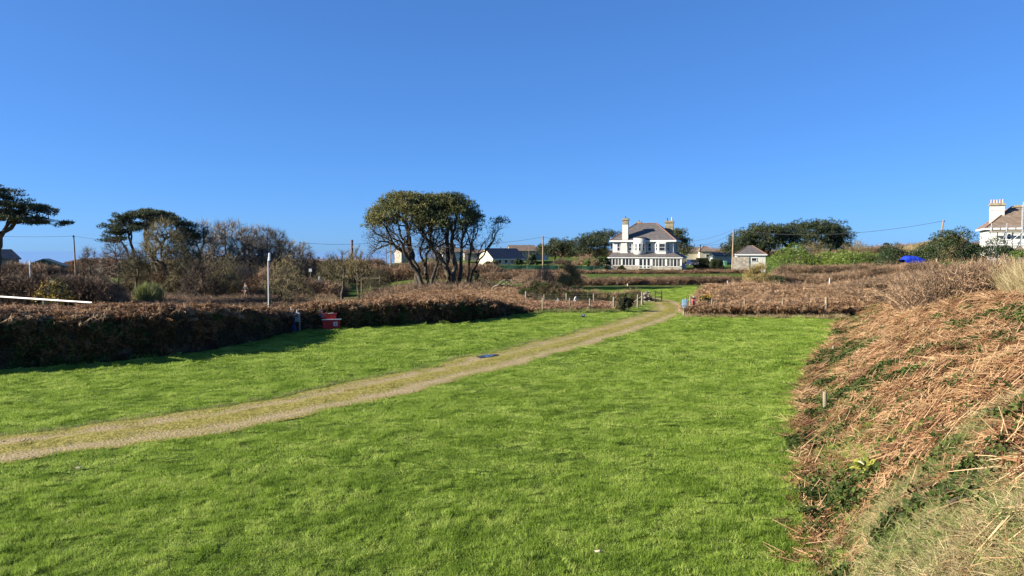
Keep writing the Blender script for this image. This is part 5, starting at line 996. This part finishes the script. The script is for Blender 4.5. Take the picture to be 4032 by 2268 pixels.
# stone wall end
sw = thing('stone_wall_end', 'pale dry stone wall end beside the gap posts', 'wall', tuple(gp(2548, 60)))
stn = [mesh('stone', (lambda q_: (q_[0] * (.16, .15, .17), q_[1], q_[2]))(pr_stone()), ['stone']) for _ in range(3)]
for i in range(16):
    s_ = link('stone', stn[i % 3], sw); s_.location = (rng.uniform(-.25, .25), rng.uniform(-.15, .3), .05 + .11 * (i // 2)); s_.rotation_euler = (0, 0, rng.uniform(0, 6))
# signs tied to the fence
g0 = gp(2197, 50.3); t = thing('warning_sign', 'small white triangular sign on the front wire fence', 'sign', (g0[0], g0[1] - .12, zt(1185, 50.3))); part('plate', poly([(-.12, 0, 0), (.12, 0, 0), (0, 0, .22)], .01), 'white_paint', t)
part('border', cat([box(-.09, .09, -.006, -.002, .015, .03)]), 'pink_plastic', t); part('bolt', poly([(-.012, -.004, .05), (.02, -.004, .1), (0, -.004, .1), (.012, -.004, .15), (-.02, -.004, .09), (0, -.004, .09)], -.002), 'black_rubber', t)
P = np.array([(-.12, 0, 0), (.02, -.04, -.02), (.10, .02, .18), (.16, 0, .40), (.05, -.05, .42), (-.05, .03, .28)]); t = thing('feed_bag', 'crumpled white plastic bag caught on the rear wire fence', 'bag', (gp(2265, 56)[0], 56 - .1, zt(1187, 56))); part('sheet', poly(P, .05), 'white_paint', t)
bp_ = G(2294, 1250); t = thing('rubber_cap', 'round black rubber cap lying tilted on the grass by the fence', 'cap', (bp_[0], bp_[1], .06)); part('shell', cyl((-.05, -.03, .01), (.08, -.10, .10), .13, .11, 14), 'black_rubber', t); part('rim', cyl((.075, -.098, .097), (.085, -.104, .104), .12, .12, 14), 'grey_plastic', t)

# ---------------------------------------------------------------- hook-up points against the left hedge
g0 = G(1180, 1304); hk = thing('hookup_post', 'grey electric hook-up box and blue water pipe on a post by the hedge', 'hookup point', tuple(g0)); k_ = g0[1] / FPX
part('post', cyl((0, 0, -.2), (0, 0, .62), .045, .045, 10), 'timber', hk); hbx = part('box', box(-.22, .02, -.10, .06, .50, .98), 'grey_plastic', hk); part('meter_window', box(-.18, -.02, -.112, -.103, .78, .92), 'dark_metal', hbx); part('socket', box(-.17, -.06, -.125, -.103, .58, .66), 'metal', hbx)
part('stand_pipe', cyl((-.36, .05, -.1), (-.38, .05, .95), .05, n=8), 'blue_plastic', hk); part('hose', tubes(np.array([(-.30, -.02, .70), (-.27, -.03, .4), (-.22, -.04, .15)]), np.array([(-.27, -.03, .4), (-.22, -.04, .15), (-.16, -.04, 0)]), .022, .022, 6), 'blue_plastic', hk)
part('white_stake', cyl((-.42, .15, -.1), (-.47, .15, 1.28), .03, n=8), 'white_paint', hk); part('lamp', cyl((-.12, 0, .98), (-.12, 0, 1.14), .06, .03, 8), 'grey_plastic', hk); part('tap', cyl((-.38, .02, .95), (-.38, -.06, 1.02), .02, n=6), 'metal', hk)
g0 = G(1748, 1268); t = thing('water_pipe', 'blue water pipe standing against the hedge beside the white stake', 'pipe', tuple(g0)); part('pipe', cyl((0, 0, -.1), (-.03, 0, .74), .04, n=8), 'blue_plastic', t); part('hose', cyl((.06, -.03, 0), (-.01, -.03, .45), .02, n=6), 'blue_plastic', t); part('stake', cyl((-.09, .05, -.1), (-.09, .05, .8), .025, n=8), 'white_paint', t); part('tap', cyl((-.03, 0, .74), (.07, -.06, .70), .02, n=6), 'metal', t)
g0 = G(1306, 1296); f_ = thing('fire_bin', 'red fire point bin with grey lid and white emblem by the hedge', 'bin', tuple(g0), R(12))
part('body', poly([(-.43, -.30, .03), (.43, -.30, .03), (.47, -.30, .52), (-.47, -.30, .52)], .58), 'red_plastic', f_); part('lid', box(-.52, .52, -.38, .36, .52, .56), 'grey_plastic', f_)
em = part('emblem', box(.10, .32, -.314, -.303, .20, .42), 'white_paint', f_)
part('figure', cat([poly([(.20, -.318, .22), (.225, -.318, .22), (.235, -.318, .30), (.275, -.318, .36), (.25, -.318, .38), (.20, -.318, .33)], .002), poly([(.13, -.318, .28), (.19, -.318, .30), (.19, -.318, .32), (.13, -.318, .30)], .002)]), 'red_plastic', em)
bk = thing('fire_bucket', 'red fire bucket trough resting on the grey lid of the red bin', 'bucket', (g0[0] - .12, g0[1] + .02, .562), R(12)); part('trough', cat([poly([(-.30, -.2, 0), (.34, -.2, 0), (.38, -.2, .30), (-.34, -.2, .30)], .38)]), 'red_plastic', bk); part('rim', cat([box(-.36, .40, -.215, -.195, .27, .31), box(-.36, .40, .185, .205, .27, .31)]), 'pink_plastic', bk); part('handle', cyl((-.05, -.23, .30), (.22, -.23, .33), .015, n=6), 'white_paint', bk)
sg = thing('fire_notice', 'pale blue fire notice on a brown stake beside the red bin', 'sign', (g0[0] - .56, g0[1] - .05, 0), R(12)); part('stake', box(-.035, .035, -.03, .03, -.2, .50), 'timber_dark', sg); bd = part('board', box(-.12, .12, -.05, -.03, .50, 1.0), 'pale_blue', sg); part('header', box(-.12, .12, -.053, -.0505, .88, .99), 'pink_plastic', bd)
for z_ in (.80, .74, .68, .62, .56): part('text_line', box(-.085, .085, -.053, -.0505, z_ - .01, z_ + .01), 'blue_plastic', bd)
# lamp post behind the hedge
LY = 46.0; lp_ = gp(1054, LY); zb = .8; LP = thing('lamp_post', 'slim white post with upright white lamp head behind the hedge', 'lamp post', (lp_[0], LY, -.1)); hh_ = zt(1012, LY)
part('pole', cyl((0, 0, 0), (.02, 0, hh_ + .1), .036, .032, 10), 'white_paint', LP); hd = part('head', cat([cyl((.11, 0, hh_ - .12), (.11, 0, hh_ + .36), .075, .06, 12, .02)]), 'white_paint', LP); part('clamp', box(-.07, .12, -.03, .03, hh_ + .0, hh_ + .08), 'dark_metal', hd)
# long pale pole lying along the hedge top at the left
a = np.array(at(-120, 1160, 34.5)); b = np.array(at(364, 1192, 32.0)); rl = thing('pale_rail', 'long pale timber rail lying along the top of the left hedge', 'rail', tuple(a)); part('rail', cyl((0, 0, 0), b - a, .042, .04, 10), 'pipe_white', rl); part('end_cap', cyl((b - a) * .999, (b - a) * 1.001, .045, n=10), 'timber', rl)
for k_ in (.25, .62): q_ = (b - a) * k_; part('stake', cyl(q_ - (0, 0, 2.4), q_ - (0, 0, .03), .035, n=8), 'timber', rl)
# second tall marker pole by the hut
t = thing('white_mast', 'pale slim mast with square head in front of the green hut', 'mast', gl(117, 88)); h_ = ht(117, 1025, 88); part('pole', cyl((0, 0, 0), (-.05, 0, h_ - .3), .07, .06, 8), 'white_paint', t); part('head', box(-.16, .06, -.06, .06, h_ - .45, h_), 'white_paint', t)
# trestle, notices, rail
t = thing('white_trestle', 'white A shaped trestle on the grass below the thorn bushes', 'trestle', gl(1256, 94)); z_ = zt(1087, 94) - gp(1256, 94)[2]
for sx in (-1, 1): part('leg', cyl((sx * .24 * z_, 0, -.05), (0, 0, z_), .06, n=8), 'white_paint', t)
part('rear_leg', cyl((.1, .5 * z_, -.05), (0, 0, z_ - .02), .05, n=8), 'white_paint', t); part('head', cyl((0, -.1, z_), (0, .12, z_), .09, n=8), 'white_paint', t)
for (px, py0, py1, Y, lab) in ((1222, 1058, 1070, 92, 'small white notice hanging in the thorn scrub above the white trestle'), (1255, 1011, 1019, 110, 'tiny white board showing through twigs above the thorn bushes'), (1536, 1041, 1054, 116, 'white notice on a stake left of the pine trunks')):
    p = at(px, py1, Y); t = thing('notice_board', lab, 'sign', (p[0], Y, p[2])); hh_ = zt(py0, Y) - p[2]; part('board', box(-.18, .18, -.02, .02, 0, hh_), 'white_paint', t); part('stake', box(-.03, .03, .021, .06, float(gp(px, Y)[2]) - p[2], hh_ * .9), 'timber', t)
rf_ = thing('post_and_rail', 'short timber post and rail fence left of the pine trunks', 'fence', gl(1420, 92))
for px in (1422, 1458, 1494):
    q_ = np.array(gl(px, 92)) - np.array(gl(1420, 92)); part('post', cyl((q_[0], 0, 0), (q_[0], 0, zt(1088, 92) - gp(1420, 92)[2] + .1), .07, n=8), 'timber', rf_)
x1 = gp(1496, 92)[0] - gp(1420, 92)[0]; z_ = zt(1093, 92) - gp(1420, 92)[2]; part('rail', box(0, x1, -.12, -.075, z_ - .06, z_ + .08), 'timber', rf_)
# green windbreak netting
def netting(label, px0, px1, Y, pyt, n=6):
    a = gp(px0, Y); b = gp(px1, Y); h_ = zt(pyt, Y) - a[2]; t = thing('windbreak_net', label, 'netting', tuple(a)); L_ = b[0] - a[0]; x = np.linspace(0, L_, 40); zz = np.linspace(0, h_, 6)
    A_ = np.zeros((40, 6, 3)); A_[:, :, 0] = x[:, None]; A_[:, :, 1] = .08 * np.sin(x * 1.7)[:, None] * np.sin(np.linspace(0, 3, 6))[None]; A_[:, :, 2] = zz[None] + .04 * np.cos(x * 2)[:, None] * (zz[None] > h_ * .9)
    part('net', grid_geo(A_), 'net_green', t)
    for i in range(n): part('stake', cyl((L_ * i / (n - 1), .05, -.2), (L_ * i / (n - 1), .05, h_ + .1), .05, n=8), 'timber', t)
netting('dark green windbreak net below the clipped hedge of the bungalow', 1890, 2200, 140, 1045); netting('dark green windbreak net between the yellow shrub and white house', 2262, 2378, 146, 1048, 4)
# blue tarpaulin
tp = np.array(at(3565, 1033, 84)); n_, m_ = 26, 12; A_ = np.zeros((n_, m_, 3)); u_ = np.linspace(0, 1, n_); v_ = np.linspace(0, 1, m_)
for i, u in enumerate(u_):
    for j, v in enumerate(v_):
        f = math.sin(math.pi * min(max(v, 0), 1)) ** .5 * min(1, .35 + u * 4) ** .8; A_[i, j] = (u * 2.3 + .1 * math.sin(v * 6), v * 1.5, (.68 + .07 * math.sin(u * 5) - .25 * max(0, u - .72) * 3) * f + .035 * math.sin(u * 30 + v * 3) * (1 - v)); 
        if j == 0: A_[i, j, 2] = -.05 + .05 * math.sin(u * 9) - .15 * u
t = thing('tarpaulin', 'bright blue tarpaulin draped over a heap in the brambles', 'tarpaulin', tuple(tp)); part('sheet', grid_geo(A_), 'tarp_blue', t, True); part('heap', box(.5, 1.8, .55, 1.1, -1.2, .3), 'timber_dark', t); part('hem', tubes(A_[:-1, 0], A_[1:, 0], .018, .018, 4), 'tarp_blue', t)
# parked car and bin near the white house
cp = at(2737, 1046, 160); car = thing('parked_car', 'dark blue car parked in the shade beside the white house', 'car', (cp[0], 160, cp[2] - .1), R(8))
bdp = [(-.85, .25), (.85, .25), (.88, .70), (.80, .88), (.62, .95), (.52, 1.38), (-.52, 1.38), (-.62, .95), (-.80, .88), (-.88, .70)]
part('body', poly([(x, 0, z) for x, z in bdp[:5]] + [(-x, 0, z) for x, z in bdp[:5]][::-1], 3.9), 'car_paint', car); part('cabin', poly([(-.66, .9, .95), (.66, .9, .95), (.54, 1.1, 1.40), (-.54, 1.1, 1.40)], 2.2), 'car_paint', car)
part('windscreen', poly([(-.60, .875, .97), (.60, .875, .97), (.50, 1.07, 1.34), (-.50, 1.07, 1.34)], -.02), 'glass', car)
for sx in (-1, 1):
    part('headlight', box(sx * .7 - .14, sx * .7 + .14, -.03, -.003, .62, .76), 'metal', car)
    for y_ in (.75, 3.1): wh = part('wheel', cyl((sx * .72, y_, .3), (sx * .9, y_, .3), .30, n=16), 'black_rubber', car); part('rim', cyl((sx * .9, y_, .3), (sx * .915, y_, .3), .18, n=12), 'metal', wh)
part('bumper', box(-.86, .86, -.06, -.003, .30, .46), 'dark_metal', car); part('number_plate', box(-.26, .26, -.075, -.062, .42, .53), 'white_paint', car)
p = at(2857, 1047, 150); t = thing('wheelie_bin', 'pale green wheeled bin beside the stone outbuilding', 'bin', (p[0], 150, p[2])); part('body', poly([(-.24, 0, .05), (.24, 0, .05), (.30, 0, .92), (-.30, 0, .92)], .55), 'bin_green', t); part('lid', box(-.32, .32, -.04, .6, .92, 1.0), 'grey_plastic', t)
for sx in (-1, 1): part('wheel', cyl((sx * .2, .5, .09), (sx * .27, .5, .09), .09, n=10), 'black_rubber', t)

# ---------------------------------------------------------------- person in the low garden
PYd = 81.0; pp = gp(965, PYd); hgt = 1.68; PZ = zt(1115, PYd) - hgt
per = thing('person', 'person in dark jacket and brown trousers standing among the scrub holding a stick', 'person', (pp[0], PYd, float(pp[2])), R(-25)); psc = (zt(1114, PYd) - float(pp[2])) / hgt; per.scale = (psc, psc, psc)
def skinned(name, verts, edges, rad, m, root=0, sub=2):
    me = bpy.data.meshes.new(name); me.from_pydata([tuple(v) for v in verts], edges, []); me.materials.append(MATS[m]); o = link(name, me, per)
    md = o.modifiers.new('skin', 'SKIN'); md.use_smooth_shade = True
    for i, v in enumerate(me.skin_vertices[0].data): v.radius = (rad[i][0], rad[i][1]) if isinstance(rad[i], tuple) else (rad[i], rad[i]); v.use_root = (i == root)
    s_ = o.modifiers.new('sub', 'SUBSURF'); s_.levels = sub; s_.render_levels = sub; return o
bv = [(0, 0, .90), (0, .0, 1.12), (0, .01, 1.36), (0, -.01, 1.45), (0, -.03, 1.53), (0, -.04, 1.63), (-.09, 0, .84), (-.10, -.02, .46), (-.10, .02, .08), (-.10, -.12, .03), (.09, 0, .84), (.10, .02, .46), (.11, .04, .08), (.11, -.10, .03),
      (-.18, .0, 1.36), (-.25, -.02, 1.10), (-.20, -.22, .98), (-.17, -.30, .97), (.18, .0, 1.36), (.25, -.03, 1.10), (.16, -.24, 1.0), (.10, -.30, .99)]
be_ = [(0, 1), (1, 2), (2, 3), (3, 4), (4, 5), (0, 6), (6, 7), (7, 8), (8, 9), (0, 10), (10, 11), (11, 12), (12, 13), (2, 14), (14, 15), (15, 16), (16, 17), (2, 18), (18, 19), (19, 20), (20, 21)]
brd = [(.15, .10), (.14, .10), (.15, .10), .055, (.075, .09), (.07, .085), .085, .06, .045, .04, .085, .06, .045, .04, .06, .045, .035, .03, .06, .045, .035, .03]
skinned('body', bv, be_, brd, 'skin')
skinned('jacket', [bv[i] for i in (0, 1, 2, 14, 15, 16, 18, 19, 20)], [(0, 1), (1, 2), (2, 3), (3, 4), (4, 5), (2, 6), (6, 7), (7, 8)], [(.18, .13), (.175, .13), (.18, .125), .08, .065, .05, .08, .065, .05], 'coat')
skinned('trousers', [bv[i] for i in (0, 6, 7, 8, 10, 11, 12)], [(0, 1), (1, 2), (2, 3), (0, 4), (4, 5), (5, 6)], [(.165, .115), .105, .08, .07, .105, .08, .07], 'trouser')
skinned('hair', [(0, .02, 1.60), (0, -.02, 1.67), (0, -.05, 1.69)], [(0, 1), (1, 2)], [.09, .085, .06], 'hair')
part('nose', cyl((0, -.115, 1.58), (0, -.145, 1.57), .016, .01, 6), 'skin', per)
for hx_, sg_ in ((-.17, 1), (.10, 1)):
    for k_ in range(4): part('finger', cyl((hx_ - .03 + k_ * .02, -.32, .975), (hx_ - .028 + k_ * .02, -.375 + abs(k_ - 1.4) * .008, .945), .0095, .007, 6), 'skin', per)
    part('thumb', cyl((hx_ + .04, -.30, .98), (hx_ + .055, -.35, .975), .011, .008, 6), 'skin', per)
t = thing('walking_stick', 'pale stick leaning beside the standing person', 'stick', (pp[0] + .55, PYd - .2, float(pp[2]))); part('shaft', cyl((.1, 0, 0), (-.35, -.1, 1.5 * psc), .02, .015, 8), 'timber', t)

# ---------------------------------------------------------------- small things
g0 = G(3425, 1905); k = np.argmin(np.linalg.norm(BA[:, :, :2].reshape(-1, 2) - np.array(at(3425, 1905, 9.6))[:2], axis=1))
def on_bank(px, py):
    c, s = math.cos(TH), math.sin(TH); d = np.array(((px - 2016), c * FPX + s * (1134 - py), -s * FPX + c * (1134 - py))); P = BA.reshape(-1, 3) - np.array((0, 0, CAMZ)); d = norm(d); t_ = P @ d; e = np.linalg.norm(P - t_[:, None] * d, axis=1) + (t_ < 0) * 99; i = np.argmin(e + .004 * t_); return BA.reshape(-1, 3)[i]
fp = on_bank(3420, 1900); fe = thing('hart_fern', 'glossy yellow green strap leaved fern on the cut bank', 'fern', tuple(fp + (0, 0, .14)))
lf_meshes = []
for i in range(26):
    a_ = rng.uniform(0, 6.28); d = np.array([[math.cos(a_) * .9, math.sin(a_) * .9, rng.uniform(.8, 1.8)]]); g_ = blades(np.zeros((1, 3)), d, rng.uniform(.45, .75), .08, rng.uniform(.4, .9), 5); part('frond', g_, 'fern', fe)
for (px, py, r_, lab, m_) in ((2353, 2183, .05, 'curled pale dead leaf lying in the near grass', 'leaf_pale'), (309, 1851, .055, 'small pale stone on the grass beside the track', 'stone')):
    g0 = G(px, py); t = thing('dead_leaf' if m_ == 'leaf_pale' else 'field_stone', lab, 'leaf' if m_ == 'leaf_pale' else 'stone', (g0[0], g0[1], .05)); q_ = pr_stone(); part('blade' if m_ == 'leaf_pale' else 'body', (q_[0] * (r_ * 1.2, r_, r_ * .6), q_[1], q_[2]), m_, t)
lg = on_bank(3810, 1985); t = thing('fallen_branch', 'dark rotting branch lying in the cut bracken', 'branch', tuple(lg + (0, 0, .06))); part('limb', wood(skeleton((-.25, -.02, 0), np.array([(.55, .25, .06), (.45, .35, .10), (.3, .1, .12)]), .013, .6, .6, .06, 3)), 'timber_dark', t, True)
fb = gp(1965, 70); t = thing('fallen_branch', 'bleached fallen branches heaped right of the twin pines', 'branch', (fb[0], 70, .1)); part('limb', wood(skeleton((-.7, 0, .3), np.stack([rng.uniform(.2, 2.2, 22), rng.uniform(-.6, .6, 22), rng.uniform(.5, 1.5, 22)], 1), .022, .45, .4, .2, 3)), 'timber', t)

for (px, py, h_, lab) in ((3229, 1622, .56, 'short round timber post at the edge of the cut bracken bank'), (3288, 1400, .36, 'small timber stub further along the cut bracken bank')):
    b_ = on_bank(px, py); t = thing('marker_post', lab, 'post', tuple(b_)); part('shaft', cyl((0, 0, -.3), (-.02, 0, h_), .052, .05, 12, .012), 'timber', t)

b_ = on_bank(3800, 1165); t = thing('ivy_mound', 'glossy ivy mound on the bank top beside the pale dead grass', 'ivy', tuple(b_ - (0, 0, .1))); g_, s_ = shrub(.75, .6, .75, 1500, .09, 12); part('foliage', g_, 'ivy', t); part('stem', s_, 'bark', t)
